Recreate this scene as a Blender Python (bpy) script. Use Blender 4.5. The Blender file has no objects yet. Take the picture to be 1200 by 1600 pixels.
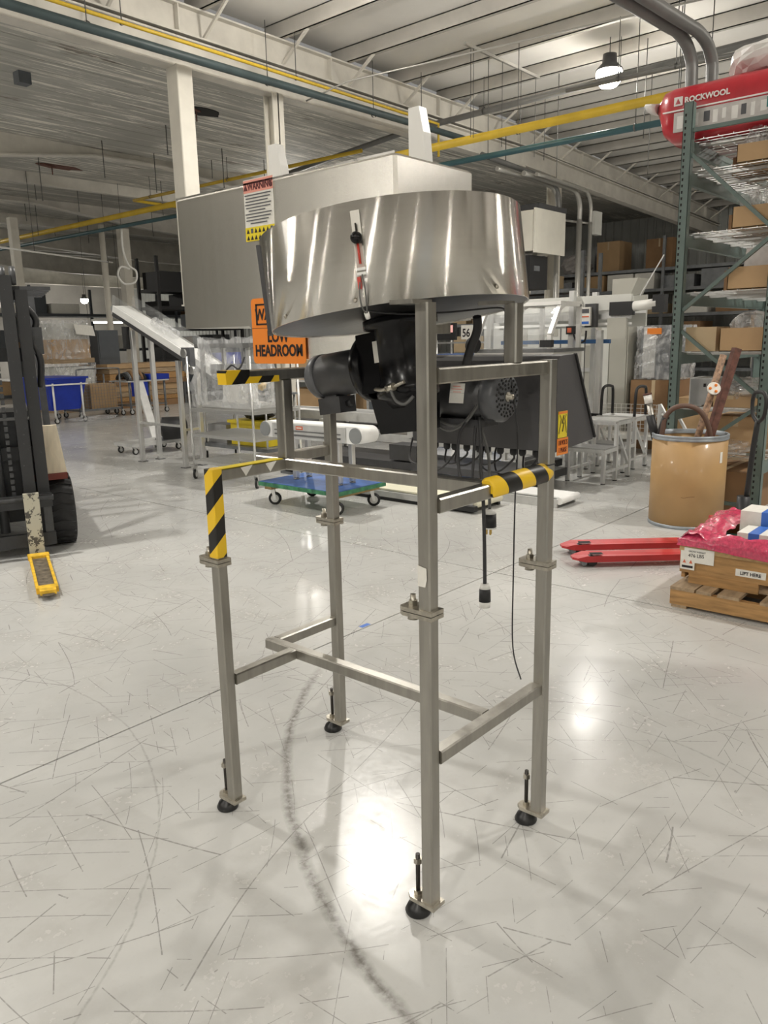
import bpy, bmesh, math, random
from mathutils import Vector, Matrix
S = bpy.context.scene
COL = S.collection

# ------------------------------------------------------------------ camera
YAW, PITCH, ROLL, FPX = 0.712956, 0.216438, -0.0215558, 1221.975
fw = Vector((math.cos(YAW)*math.cos(PITCH), math.sin(YAW)*math.cos(PITCH), -math.sin(PITCH)))
rt = Vector((math.sin(YAW), -math.cos(YAW), 0)); up = rt.cross(fw)
rt2 = math.cos(ROLL)*rt + math.sin(ROLL)*up
up2 = -math.sin(ROLL)*rt + math.cos(ROLL)*up
cam = bpy.data.cameras.new('camera'); camo = bpy.data.objects.new('camera', cam); COL.objects.link(camo)
cam.sensor_fit = 'VERTICAL'; cam.sensor_height = 36.0; cam.sensor_width = 27.0
cam.lens = FPX/1600*36.0
cam.clip_start = 0.05; cam.clip_end = 300
mw = Matrix((rt2, up2, -fw)).transposed().to_4x4(); mw.translation = (0, 0, 1.6)
camo.matrix_world = mw
S.camera = camo

# ------------------------------------------------------------------ world, exposure
W = bpy.data.worlds.new('hall_air'); S.world = W; W.use_nodes = True
W.node_tree.nodes['Background'].inputs[0].default_value = (1.0, 0.97, 0.92, 1)
W.node_tree.nodes['Background'].inputs[1].default_value = 0.25
S.view_settings.view_transform = 'Standard'; S.view_settings.look = 'None'
S.view_settings.gamma = 1.0; S.view_settings.use_curve_mapping = False
S.view_settings.exposure = 0.0
LAMP_W = 114.0
LAMP_SIDE = 78.0

# ------------------------------------------------------------------ materials
MATS = {}
def newmat(name):
    m = bpy.data.materials.new(name); m.use_nodes = True
    nt = m.node_tree; b = nt.nodes['Principled BSDF']
    MATS[name] = m
    return m, nt, b
def setc(b, col): b.inputs['Base Color'].default_value = (*col, 1)
def N(nt, t, **kw):
    n = nt.nodes.new(t)
    for k, v in kw.items():
        if k.startswith('i_'):
            key = k[2:]; key = int(key) if key.isdigit() else key.replace('_', ' ')
            n.inputs[key].default_value = v
        else: setattr(n, k, v)
    return n
def L(nt, a, b): nt.links.new(a, b)
def mth(nt, op, a, b=None, c=None, clamp=False):
    n = nt.nodes.new('ShaderNodeMath'); n.operation = op; n.use_clamp = clamp
    for i, v in enumerate((a, b, c)):
        if v is None: continue
        if isinstance(v, (int, float)): n.inputs[i].default_value = v
        else: nt.links.new(v, n.inputs[i])
    return n.outputs[0]
def mixc(nt, fac, a, b):
    n = nt.nodes.new('ShaderNodeMix'); n.data_type = 'RGBA'
    if isinstance(fac, (int, float)): n.inputs[0].default_value = fac
    else: nt.links.new(fac, n.inputs[0])
    for i, v in ((6, a), (7, b)):
        if isinstance(v, tuple): n.inputs[i].default_value = (*v, 1)
        else: nt.links.new(v, n.inputs[i])
    return n.outputs[2]
def ramp(nt, f, p0, p1):
    n = nt.nodes.new('ShaderNodeMapRange'); n.inputs[1].default_value = p0; n.inputs[2].default_value = p1
    nt.links.new(f, n.inputs[0]); return n.outputs[0]
def objco(nt, scale=(1, 1, 1), rot=(0, 0, 0), loc=(0, 0, 0)):
    t = nt.nodes.new('ShaderNodeTexCoord'); m = nt.nodes.new('ShaderNodeMapping')
    m.inputs['Scale'].default_value = scale; m.inputs['Rotation'].default_value = rot; m.inputs['Location'].default_value = loc
    nt.links.new(t.outputs['Object'], m.inputs[0]); return m.outputs[0]
def noise(nt, co, scale, detail=4, rough=.55, dist=0):
    n = N(nt, 'ShaderNodeTexNoise', i_Scale=scale, i_Detail=detail, i_Roughness=rough, i_Distortion=dist)
    nt.links.new(co, n.inputs['Vector']); return n.outputs['Fac']
def M(name, col, rough=.5, metal=0.0, var=0.0, vs=6.0, stretch=(1, 1, 1), bump=0.0, coat=0.0, spec=.5, rv=0.0, alpha=1):
    """plain procedural material: colour, slight noise variation, optional bump"""
    m, nt, b = newmat(name); setc(b, col)
    b.inputs['Roughness'].default_value = rough; b.inputs['Metallic'].default_value = metal
    b.inputs['Specular IOR Level'].default_value = spec
    if coat: b.inputs['Coat Weight'].default_value = coat; b.inputs['Coat Roughness'].default_value = .15
    if var or bump or rv:
        f = noise(nt, objco(nt, stretch), vs, 5)
        f2 = ramp(nt, f, .3, .7)
        if var:
            lo = tuple(c*(1-var) for c in col); hi = tuple(min(1, c*(1+var)) for c in col)
            L(nt, mixc(nt, f2, lo, hi), b.inputs['Base Color'])
        if rv: L(nt, mth(nt, 'MULTIPLY_ADD', f2, rv, rough-rv/2), b.inputs['Roughness'])
        if bump:
            bp = N(nt, 'ShaderNodeBump', i_Strength=bump, i_Distance=.01); L(nt, f, bp.inputs['Height']); L(nt, bp.outputs[0], b.inputs['Normal'])
    return m
def brushed(name, col, rough, stretch, aniso=0.0, axis='Z', var=.06, arot=.25):
    m, nt, b = newmat(name); setc(b, col); b.inputs['Metallic'].default_value = 1
    f = noise(nt, objco(nt, stretch), 1.0, 6, .7)
    L(nt, mixc(nt, ramp(nt, f, .3, .7), tuple(c*(1-var) for c in col), tuple(min(1, c*(1+var)) for c in col)), b.inputs['Base Color'])
    L(nt, mth(nt, 'MULTIPLY_ADD', f, .12, rough-.06), b.inputs['Roughness'])
    if aniso:
        b.inputs['Anisotropic'].default_value = aniso
        t = N(nt, 'ShaderNodeTangent', direction_type='RADIAL', axis=axis); L(nt, t.outputs[0], b.inputs['Tangent']); b.inputs['Anisotropic Rotation'].default_value = arot
    return m
def grained(name, col, rough, axis, spread):
    """brushed sheet: every grain of the brushing tilts the normal along one axis"""
    m, nt, b = newmat(name); b.inputs['Metallic'].default_value = 1; b.inputs['Roughness'].default_value = rough
    f = noise(nt, objco(nt, (3, 3, 120) if axis[1] == 0 else (30, 30, 1.0)), 1.0, 5, .6)
    L(nt, mixc(nt, ramp(nt, f, .3, .7), tuple(c*.97 for c in col), tuple(min(1, c*1.03) for c in col)), b.inputs['Base Color'])
    g = N(nt, 'ShaderNodeNewGeometry'); sc = N(nt, 'ShaderNodeVectorMath', operation='SCALE'); L(nt, g.outputs['Position'], sc.inputs[0]); sc.inputs['Scale'].default_value = 9173.0
    t = None
    for k in (0.0, 37.7):
        ad = N(nt, 'ShaderNodeVectorMath', operation='ADD'); L(nt, sc.outputs[0], ad.inputs[0]); ad.inputs[1].default_value = (k, k*1.3, -k)
        w = N(nt, 'ShaderNodeTexWhiteNoise', noise_dimensions='3D'); L(nt, ad.outputs[0], w.inputs['Vector'])
        t = w.outputs['Value'] if t is None else mth(nt, 'ADD', t, w.outputs['Value'])
    t = mth(nt, 'MULTIPLY', mth(nt, 'SUBTRACT', t, 1.0), spread)
    tv = N(nt, 'ShaderNodeVectorMath', operation='SCALE'); tv.inputs[0].default_value = axis; L(nt, t, tv.inputs['Scale'])
    s2 = N(nt, 'ShaderNodeVectorMath', operation='ADD'); L(nt, g.outputs['Normal'], s2.inputs[0]); L(nt, tv.outputs[0], s2.inputs[1])
    nn = N(nt, 'ShaderNodeVectorMath', operation='NORMALIZE'); L(nt, s2.outputs[0], nn.inputs[0]); L(nt, nn.outputs[0], b.inputs['Normal'])
    return m
def stripes(name, ca, cb, vec, per, rough=.4):
    """flat printed diagonal stripes"""
    m, nt, b = newmat(name); b.inputs['Roughness'].default_value = rough
    t = N(nt, 'ShaderNodeTexCoord'); d = N(nt, 'ShaderNodeVectorMath', operation='DOT_PRODUCT'); d.inputs[1].default_value = vec
    L(nt, t.outputs['Object'], d.inputs[0])
    fr = mth(nt, 'FRACT', mth(nt, 'DIVIDE', d.outputs['Value'], per))
    L(nt, mixc(nt, mth(nt, 'GREATER_THAN', fr, .5), ca, cb), b.inputs['Base Color'])
    return m
def film(name, col, fac=.22, rough=.12, scale=9.0, tint=(1, 1, 1)):
    """clear plastic film: mostly see-through with crinkled gloss"""
    m, nt, b = newmat(name); out = nt.nodes['Material Output']
    tr = N(nt, 'ShaderNodeBsdfTransparent'); tr.inputs[0].default_value = (*tint, 1)
    b.inputs['Roughness'].default_value = rough; setc(b, col); b.inputs['Specular IOR Level'].default_value = 1.0
    f = noise(nt, objco(nt, (1, 1, .45), (.5, .3, .2)), scale, 3, .5, 1.2)
    bp = N(nt, 'ShaderNodeBump', i_Strength=.8, i_Distance=.03); L(nt, f, bp.inputs['Height']); L(nt, bp.outputs[0], b.inputs['Normal'])
    mx = N(nt, 'ShaderNodeMixShader'); L(nt, mth(nt, 'MULTIPLY_ADD', ramp(nt, f, .35, .7), fac*1.2, fac*.4), mx.inputs[0])
    L(nt, tr.outputs[0], mx.inputs[1]); L(nt, b.outputs[0], mx.inputs[2]); L(nt, mx.outputs[0], out.inputs[0])
    return m
def glow(name, col, strength):
    m, nt, b = newmat(name); setc(b, (.8, .8, .8)); b.inputs['Emission Color'].default_value = (*col, 1); b.inputs['Emission Strength'].default_value = strength
    return m

M('steel_tube', (.37, .355, .32), .36, 1.0, var=.12, vs=5, stretch=(8, 8, 1), rv=.14)
M('steel_top', (.66, .64, .60), .3, 1.0, var=.1, vs=14, rv=.15)
grained('drum_steel', (.60, .58, .54), .10, (0, 0, 1), .95)
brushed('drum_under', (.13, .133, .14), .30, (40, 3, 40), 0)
grained('hood_steel', (.72, .695, .64), .27, (0, -.4, .92), .38)
M('bolt_steel', (.45, .42, .36), .35, 1.0, var=.2, vs=60)
M('dark_rod', (.06, .055, .05), .4, .8)
M('rubber', (.012, .012, .012), .38, var=.2, vs=20)
M('black_gloss', (.004, .004, .005), .25, coat=.12, spec=.22)
M('black_matt', (.015, .015, .016), .55)
M('motor_grey', (.05, .05, .053), .42, var=.15, vs=12)
M('motor_light', (.095, .098, .105), .38, var=.15, vs=12)
M('enclosure', (.072, .070, .073), .5, var=.08, vs=4)
M('label_white', (.78, .76, .70), .5, var=.05, vs=30)
M('label_pale', (.52, .42, .37), .5)
M('label_red', (.68, .16, .08), .5)
M('label_pink', (.78, .33, .26), .5)
M('label_yellow', (.83, .66, .03), .45)
M('label_orange', (.86, .25, .03), .45)
M('ink', (.015, .010, .012), .5)
M('ink_red', (.10, .010, .012), .5)
M('ink_grey', (.10, .10, .11), .6)
M('white_gloss', (.82, .81, .78), .3, var=.03, vs=3)
M('white_plastic', (.80, .79, .75), .42, var=.05, vs=4)
M('red_plastic', (.55, .05, .03), .35)
M('brass', (.55, .38, .12), .35, 1.0)
M('cable', (.03, .03, .032), .5)
M('cable_grey', (.11, .11, .105), .5)
stripes('hazard_leg', (.86, .55, .02), (.012, .011, .010), (-.9, .9, 1.0), .13)
stripes('hazard_bar', (.86, .55, .02), (.012, .011, .010), (1.0, 0, -.9), .108)
stripes('hazard_bumper', (.86, .55, .02), (.012, .011, .010), (1.0, 0, .55), .15)
M('alu', (.78, .78, .77), .38, .85, var=.1, vs=20, stretch=(1, 1, .1))
M('alu_paint', (.60, .60, .585), .4, .25, var=.1, vs=9)
M('alu_dark', (.23, .23, .23), .42, .6, var=.15, vs=9)
M('chrome_wire', (.74, .74, .73), .32, .9)
M('belt_white', (.86, .86, .84), .45, var=.03, vs=5)
M('belt_cream', (.80, .77, .60), .5, var=.06, vs=5)
M('grey_cap', (.25, .26, .26), .5)
M('dolly_blue', (.035, .10, .30), .45, var=.35, vs=7)
M('dolly_green', (.05, .20, .10), .5, var=.5, vs=14)
M('plywood', (.45, .30, .13), .6, var=.25, vs=9)
M('forklift_black', (.020, .021, .023), .42, var=.3, vs=9)
M('forklift_dark', (.05, .052, .055), .42, var=.25, vs=14)
M('tyre', (.016, .016, .017), .7, var=.4, vs=20, bump=.3)
M('forklift_red', (.14, .022, .012), .5, var=.2)
M('fork_yellow', (.72, .44, .03), .5, var=.35, vs=16)
M('fork_worn', (.19, .16, .12), .45, .4, var=.55, vs=22)
def paint_chip(name, paint, base, vs, thr):
    m, nt, b = newmat(name); f = noise(nt, objco(nt), vs, 6, .7)
    k = mth(nt, 'GREATER_THAN', f, thr); L(nt, mixc(nt, k, paint, base), b.inputs['Base Color'])
    b.inputs['Roughness'].default_value = .5; return m
paint_chip('fork_shank', (.52, .50, .40), (.08, .075, .065), 16, .53)
paint_chip('mast_chip', (.03, .031, .033), (.10, .10, .10), 30, .66)
M('lumber', (.50, .33, .15), .65, var=.2, vs=4, stretch=(1, 8, 8), bump=.1)
M('lumber_pale', (.66, .58, .44), .65, var=.12, vs=5, stretch=(6, 6, 1))
M('lumber_orange', (.40, .225, .085), .6, var=.3, vs=5, stretch=(5, 1, 8), bump=.15)
M('lumber_grey', (.36, .26, .16), .7, var=.3, vs=5, stretch=(1, 6, 8), bump=.15)
M('cardboard', (.47, .31, .165), .75, var=.07, vs=3)
M('cardboard_dark', (.27, .155, .075), .75, var=.12, vs=3)
M('cardboard_pale', (.56, .43, .27), .75, var=.06, vs=3)
M('kraft_drum', (.46, .285, .12), .55, var=.09, vs=2.2, coat=.15)
M('drum_rim', (.33, .36, .39), .5, .5, var=.2, vs=8)
M('rust', (.13, .055, .04), .7, var=.4, vs=20)
M('rust_pale', (.26, .16, .10), .65, var=.6, vs=40)
M('hose_brown', (.13, .075, .055), .6, var=.2)
M('rack_green', (.115, .16, .145), .45, var=.1, vs=6)
M('hole_black', (.006, .006, .006), .8)
M('jack_red', (.47, .030, .032), .4, var=.1, vs=8)
M('pink_wrap_solid', (.58, .045, .115), .2, var=.3, vs=22, stretch=(1, 2.5, 2), bump=.55, coat=.8)
M('blue_tape', (.05, .16, .55), .4)
M('teal_box', (.03, .20, .17), .5)
M('rockwool_red', (.46, .02, .032), .28, var=.12, vs=5, bump=.35, coat=.4)
M('rockwool_white', (.80, .78, .75), .3, var=.08, vs=8, bump=.5, coat=.4)
M('rockwool_grey', (.55, .52, .50), .35, var=.1, vs=18)
M('pipe_yellow', (.62, .42, .03), .45, var=.12, vs=3)
M('pipe_teal', (.028, .085, .10), .45, var=.15, vs=3)
M('pipe_dark', (.045, .068, .072), .45, var=.2, vs=3)
M('pipe_grey', (.17, .17, .165), .45, .3, var=.15, vs=3)
M('conduit', (.45, .44, .41), .4, .6)
M('rod', (.10, .10, .095), .5, .5)
M('col_paint', (.62, .59, .52), .55, var=.08, vs=3)
M('cream_paint', (.66, .635, .56), .5, var=.05, vs=3)
M('beam_paint', (.58, .555, .50), .6, var=.14, vs=2.5)
M('purlin_paint', (.44, .42, .385), .6, var=.12, vs=2)
M('roof_blanket', (.80, .78, .745), .55, var=.07, vs=.9, bump=.25)
M('wall_metal', (.40, .41, .39), .5, var=.06, vs=2)
M('wall_grey', (.30, .285, .26), .7, var=.1, vs=1)
M('blue_bin', (.010, .035, .36), .4, var=.1)
M('cabinet_grey', (.085, .095, .105), .5, var=.06)
M('cabinet_beige', (.42, .41, .36), .5, var=.05, vs=2)
M('cabinet_light', (.62, .62, .58), .45, var=.04, vs=2)
M('metal_sheet', (.45, .45, .45), .35, .7, var=.15, vs=5)
M('yellow_bin', (.72, .56, .03), .4, var=.1)
M('steel_grey', (.22, .23, .24), .45, .5, var=.2, vs=6)
M('orange_beam', (.45, .14, .04), .5, var=.25, vs=8)
M('blue_door', (.42, .55, .72), .5)
M('blue_trim', (.06, .17, .42), .4)
M('floor_gap', (.03, .026, .022), .9)
film('clear_film', (.85, .86, .87), .30, .18, 6)
film('clear_bag', (.80, .80, .80), .36, .14, 8)
film('acrylic', (.7, .72, .72), .16, .05, 1.5)
film('pink_film', (.80, .10, .22), .62, .16, 10, (.95, .35, .45))
glow('lamp_glow', (1.0, .93, .80), 60)
glow('tube_glow', (1.0, .97, .90), 9)
glow('display_red', (.9, .05, .03), .5)

def floor_mat():
    m, nt, b = newmat('polished_concrete')
    co = N(nt, 'ShaderNodeTexCoord').outputs['Object']
    big = noise(nt, co, .55, 5, .6); mid = noise(nt, co, 3.2, 6, .65); fine = noise(nt, co, 38, 4, .6)
    base = mixc(nt, ramp(nt, big, .34, .66), (.46, .46, .445), (.58, .578, .558))
    base = mixc(nt, mth(nt, 'MULTIPLY', ramp(nt, mid, .5, .7), .45), base, (.40, .385, .36))
    base = mixc(nt, mth(nt, 'MULTIPLY', ramp(nt, fine, .6, .8), .25), base, (.38, .36, .33))
    # scratches: thin straight lines in several directions, broken up by noise
    tot = None
    for k, (ang, F, w, thr) in enumerate(((.35, 3.1, .0022, .57), (1.2, 2.3, .0026, .57), (2.05, 3.7, .002, .58), (2.8, 2.7, .0024, .57), (.8, 8.0, .0014, .57), (1.7, 7.0, .0014, .57), (2.4, 11.0, .0012, .585), (.1, 10.0, .0012, .585))):
        c2 = objco(nt, (1, 1, 1), (0, 0, ang), (k*1.7, k*.9, 0))
        s2 = N(nt, 'ShaderNodeSeparateXYZ'); L(nt, c2, s2.inputs[0])
        wob = noise(nt, c2, .35, 1, .4)
        v = mth(nt, 'ADD', mth(nt, 'MULTIPLY', s2.outputs[1], F), mth(nt, 'MULTIPLY', wob, F*.9))
        idn = mth(nt, 'FLOOR', v); fr = mth(nt, 'FRACT', v)
        wn = N(nt, 'ShaderNodeTexWhiteNoise', noise_dimensions='1D'); L(nt, idn, wn.inputs['W'])
        d = mth(nt, 'ABSOLUTE', mth(nt, 'SUBTRACT', fr, mth(nt, 'MULTIPLY_ADD', wn.outputs['Value'], .8, .1)))
        line = mth(nt, 'LESS_THAN', d, w*F)
        cb = N(nt, 'ShaderNodeCombineXYZ'); L(nt, mth(nt, 'MULTIPLY', s2.outputs[0], .9), cb.inputs[0]); L(nt, mth(nt, 'MULTIPLY', idn, 7.31), cb.inputs[1])
        gate = mth(nt, 'GREATER_THAN', noise(nt, cb.outputs[0], 1.3 if k < 4 else 3.0, 2, .6), thr-.04)
        line = mth(nt, 'MULTIPLY', mth(nt, 'MULTIPLY', line, gate), ramp(nt, fine, .3, .5), clamp=True)
        tot = line if tot is None else mth(nt, 'MAXIMUM', tot, line)
    # short dark nicks
    vo = N(nt, 'ShaderNodeTexVoronoi', i_Scale=5.5); L(nt, objco(nt, (1, 2.6, 1), (0, 0, .6)), vo.inputs['Vector'])
    nick = mth(nt, 'MULTIPLY', mth(nt, 'LESS_THAN', vo.outputs['Distance'], .055), ramp(nt, mid, .48, .6))
    tot2 = mth(nt, 'MAXIMUM', mth(nt, 'MULTIPLY', tot, .55), mth(nt, 'MULTIPLY', nick, .5))
    # tyre rings rubbed into the floor
    sp = N(nt, 'ShaderNodeSeparateXYZ'); L(nt, co, sp.inputs[0])
    X, Y = sp.outputs[0], sp.outputs[1]
    def ring(cx, cy, r, w, strength, gate=None):
        dx = mth(nt, 'SUBTRACT', X, cx); dy = mth(nt, 'SUBTRACT', Y, cy)
        rr = mth(nt, 'SQRT', mth(nt, 'ADD', mth(nt, 'MULTIPLY', dx, dx), mth(nt, 'MULTIPLY', dy, dy)))
        rr = mth(nt, 'ADD', rr, mth(nt, 'MULTIPLY_ADD', mid, .05, -.025))
        e = mth(nt, 'DIVIDE', mth(nt, 'ABSOLUTE', mth(nt, 'SUBTRACT', rr, r)), w)
        k = mth(nt, 'SUBTRACT', 1.0, e, clamp=True)
        k = mth(nt, 'MULTIPLY', mth(nt, 'MULTIPLY', k, strength), ramp(nt, fine, .25, .6))
        if gate is not None: k = mth(nt, 'MULTIPLY', k, gate)
        return mth(nt, 'MINIMUM', k, 1.0)
    gx = ramp(nt, X, 2.7, 2.3)
    rings = ring(3.704, .341, 2.58, .028, .95, gx)
    rings = mth(nt, 'MAXIMUM', rings, ring(1.9, 1.15, 1.02, .007, .45, ramp(nt, X, 2.0, 2.2)))
    rings = mth(nt, 'MAXIMUM', rings, ring(-.3, 3.3, 1.95, .006, .4))
    rings = mth(nt, 'MAXIMUM', rings, ring(4.9, 5.2, 2.2, .008, .3))
    col = mixc(nt, tot2, base, (.13, .12, .11))
    col = mixc(nt, rings, col, (.17, .16, .145))
    L(nt, col, b.inputs['Base Color'])
    rgh = mth(nt, 'MULTIPLY_ADD', ramp(nt, mid, .3, .7), .13, .125)
    L(nt, mth(nt, 'ADD', rgh, mth(nt, 'MULTIPLY', ramp(nt, fine, .4, .8), .1)), b.inputs['Roughness'])
    b.inputs['Specular IOR Level'].default_value = .55
    bp = N(nt, 'ShaderNodeBump', i_Strength=.05, i_Distance=.004); L(nt, fine, bp.inputs['Height']); L(nt, bp.outputs[0], b.inputs['Normal'])
floor_mat()
def ceiling_mat():
    """old painted boards with flaking paint"""
    m, nt, b = newmat('flaking_boards')
    co = N(nt, 'ShaderNodeNewGeometry').outputs['Position']
    def mp(scale, loc=(0, 0, 0)):
        m_ = N(nt, 'ShaderNodeMapping'); m_.inputs['Scale'].default_value = scale; m_.inputs['Location'].default_value = loc; L(nt, co, m_.inputs[0]); return m_.outputs[0]
    st = noise(nt, mp((.5, 9, 1)), 1.5, 6, .7, .5); bl = noise(nt, co, .45, 4)
    flake = mth(nt, 'MULTIPLY', ramp(nt, st, .545, .56), ramp(nt, bl, .40, .52))
    line = ramp(nt, noise(nt, mp((.06, 7, 1), (3, 1, 0)), 1.0, 2, .5), .60, .62)
    dark = mth(nt, 'MULTIPLY', ramp(nt, noise(nt, mp((.6, 2.2, 1), (4, 9, 0)), 1.1, 5, .65), .60, .66), .75)
    base = mixc(nt, ramp(nt, bl, .35, .65), (.34, .335, .305), (.42, .415, .38))
    c = mixc(nt, dark, base, (.17, .14, .11)); c = mixc(nt, mth(nt, 'MULTIPLY', line, .6), c, (.66, .64, .58)); c = mixc(nt, flake, c, (.80, .77, .70))
    L(nt, c, b.inputs['Base Color']); b.inputs['Roughness'].default_value = .7
ceiling_mat()

# ------------------------------------------------------------------ mesh helpers
Z = Vector((0, 0, 1))
def V3(p): return Vector(p)
def frame(d, upv=Z):
    d = V3(d).normalized(); u = V3(upv)
    if abs(d.dot(u)) > .999: u = Vector((1, 0, 0))
    s = d.cross(u).normalized(); return d, s, s.cross(d).normalized()
class MB:
    def __init__(self, T=None): self.v = []; self.f = []; self.s = []; self.T = T
    def add(self, vs, fs, smooth=False):
        o = len(self.v)
        for p in vs:
            p = V3(p); self.v.append(self.T @ p if self.T else p)
        for f in fs: self.f.append([i+o for i in f]); self.s.append(smooth)
        return self
    def box(self, x0, x1, y0, y1, z0, z1):
        vs = [(x, y, z) for z in (z0, z1) for y in (y0, y1) for x in (x0, x1)]
        return self.add(vs, [(0, 2, 3, 1), (4, 5, 7, 6), (0, 1, 5, 4), (2, 6, 7, 3), (0, 4, 6, 2), (1, 3, 7, 5)])
    def cbox(self, c, s): return self.box(c[0]-s[0]/2, c[0]+s[0]/2, c[1]-s[1]/2, c[1]+s[1]/2, c[2]-s[2]/2, c[2]+s[2]/2)
    def loft(self, rings, smooth=False, cap=True, close=True):
        n = len(rings[0]); vs = [p for r in rings for p in r]; fs = []
        for i in range(len(rings)-1):
            for j in range(n if close else n-1):
                k = (j+1) % n; fs.append((i*n+j, i*n+k, (i+1)*n+k, (i+1)*n+j))
        self.add(vs, fs, smooth)
        if cap and close: self.add(rings[0], [tuple(range(n))[::-1]]); self.add(rings[-1], [tuple(range(n))])
        return self
    def bar(self, p0, p1, w, h=None, ch=None, upv=Z):
        """rectangular tube with small chamfers"""
        h = h or w; ch = min(w, h)*.12 if ch is None else ch
        p0, p1 = V3(p0), V3(p1); d, s, u = frame(p1-p0, upv); a, b = w/2, h/2
        if ch: sec = [(-a+ch, -b), (a-ch, -b), (a, -b+ch), (a, b-ch), (a-ch, b), (-a+ch, b), (-a, b-ch), (-a, -b+ch)]
        else: sec = [(-a, -b), (a, -b), (a, b), (-a, b)]
        return self.loft([[p+s*x+u*y for x, y in sec] for p in (p0, p1)])
    def cyl(self, p0, p1, r0, r1=None, n=14, cap=True):
        r1 = r0 if r1 is None else r1; p0, p1 = V3(p0), V3(p1); d, s, u = frame(p1-p0)
        A = [(math.cos(2*math.pi*i/n), math.sin(2*math.pi*i/n)) for i in range(n)]
        return self.loft([[p+s*(r*c)+u*(r*k) for c, k in A] for p, r in ((p0, r0), (p1, r1))], True, cap)
    def tube(self, pts, r, n=7, sub=0, cap=True):
        pts = [V3(p) for p in pts]
        if sub:
            q = []
            for i in range(len(pts)-1):
                a = pts[max(i-1, 0)]; b = pts[i]; c = pts[i+1]; d = pts[min(i+2, len(pts)-1)]
                for k in range(sub):
                    t = k/sub; q.append(.5*((2*b)+(c-a)*t+(2*a-5*b+4*c-d)*t*t+(3*b-3*c+d-a)*t**3))
            pts = q+[pts[-1]]
        rings = []; s = None
        for i, p in enumerate(pts):
            d = (pts[min(i+1, len(pts)-1)]-pts[max(i-1, 0)]).normalized()
            if s is None: _, s, u = frame(d)
            s = (s-d*s.dot(d)).normalized(); u = s.cross(d)
            rings.append([p+s*(r*math.cos(2*math.pi*j/n))+u*(r*math.sin(2*math.pi*j/n)) for j in range(n)])
        return self.loft(rings, True, cap)
    def lathe(self, prof, c=(0, 0, 0), axis=Z, n=24, smooth=True, capb=True, capt=True):
        c = V3(c); d, s, u = frame(axis)
        rings = [[c+d*z+s*(r*math.cos(2*math.pi*j/n))+u*(r*math.sin(2*math.pi*j/n)) for j in range(n)] for r, z in prof]
        self.loft(rings, smooth, False)
        if capb: self.add(rings[0], [tuple(range(n))[::-1]])
        if capt: self.add(rings[-1], [tuple(range(n))])
        return self
    def prism(self, poly, ext):
        e = V3(ext); return self.loft([[V3(p) for p in poly], [V3(p)+e for p in poly]])
    def ball(self, c, r, n=14, m=8, sq=(1, 1, 1)):
        c = V3(c); rings = []
        for i in range(m+1):
            a = math.pi*i/m-math.pi/2; rr = max(math.cos(a), .02)
            rings.append([c+Vector((r*sq[0]*rr*math.cos(2*math.pi*j/n), r*sq[1]*rr*math.sin(2*math.pi*j/n), r*sq[2]*math.sin(a))) for j in range(n)])
        return self.loft(rings, True)
    def grid(self, fn, nu, nv, smooth=True, thick=0):
        P = [[V3(fn(i/nu, j/nv)) for j in range(nv+1)] for i in range(nu+1)]
        vs = [p for r in P for p in r]; w = nv+1
        return self.add(vs, [(i*w+j, (i+1)*w+j, (i+1)*w+j+1, i*w+j+1) for i in range(nu) for j in range(nv)], smooth)
    def mesh(self, name):
        me = bpy.data.meshes.new(name); me.from_pydata([tuple(p) for p in self.v], [], self.f)
        me.polygons.foreach_set('use_smooth', self.s)
        bm = bmesh.new(); bm.from_mesh(me); bmesh.ops.remove_doubles(bm, verts=bm.verts, dist=1e-5); bmesh.ops.recalc_face_normals(bm, faces=bm.faces); bm.to_mesh(me); bm.free()
        return me
    def build(self, name, mat, parent=None, **kw):
        org = org_of(parent) if parent else None
        if org: self.v = [p-org for p in self.v]
        me = self.mesh(name); me.materials.append(MATS[mat])
        o = bpy.data.objects.new(name, me); COL.objects.link(o)
        if parent: o.parent = parent
        tag(o, **kw); return o
ORG = {}
def org_of(o):
    while o.parent: o = o.parent
    return ORG.get(o.name)
def tag(o, label=None, cat=None, group=None, kind=None):
    for k, v in (('label', label), ('category', cat), ('group', group), ('kind', kind)):
        if v: o[k] = v
    return o
def thing(name, label, cat, loc=(0, 0, 0), rotz=0.0, group=None, world=True):
    """Empty at the base of a thing; with world=True its parts are given in room coordinates"""
    o = bpy.data.objects.new(name, None); COL.objects.link(o); o.location = loc; o.rotation_euler = (0, 0, rotz)
    o.empty_display_size = .1
    if world: ORG[o.name] = Vector(loc)
    return tag(o, label, cat, group)
def copy_tree(o, parent=None):
    c = o.copy(); COL.objects.link(c); c.parent = parent
    for ch in o.children: copy_tree(ch, c)
    return c
def solo(mb, name, mat, label, cat, group=None, base=None):
    """a thing that is one mesh, origin at its base"""
    c = base
    if c is None:
        xs = [p.x for p in mb.v]; ys = [p.y for p in mb.v]; zs = [p.z for p in mb.v]
        c = ((min(xs)+max(xs))/2, (min(ys)+max(ys))/2, min(zs))
    c = V3(c); mb.v = [p-c for p in mb.v]; o = mb.build(name, mat); o.location = c
    return tag(o, label, cat, group)
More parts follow.
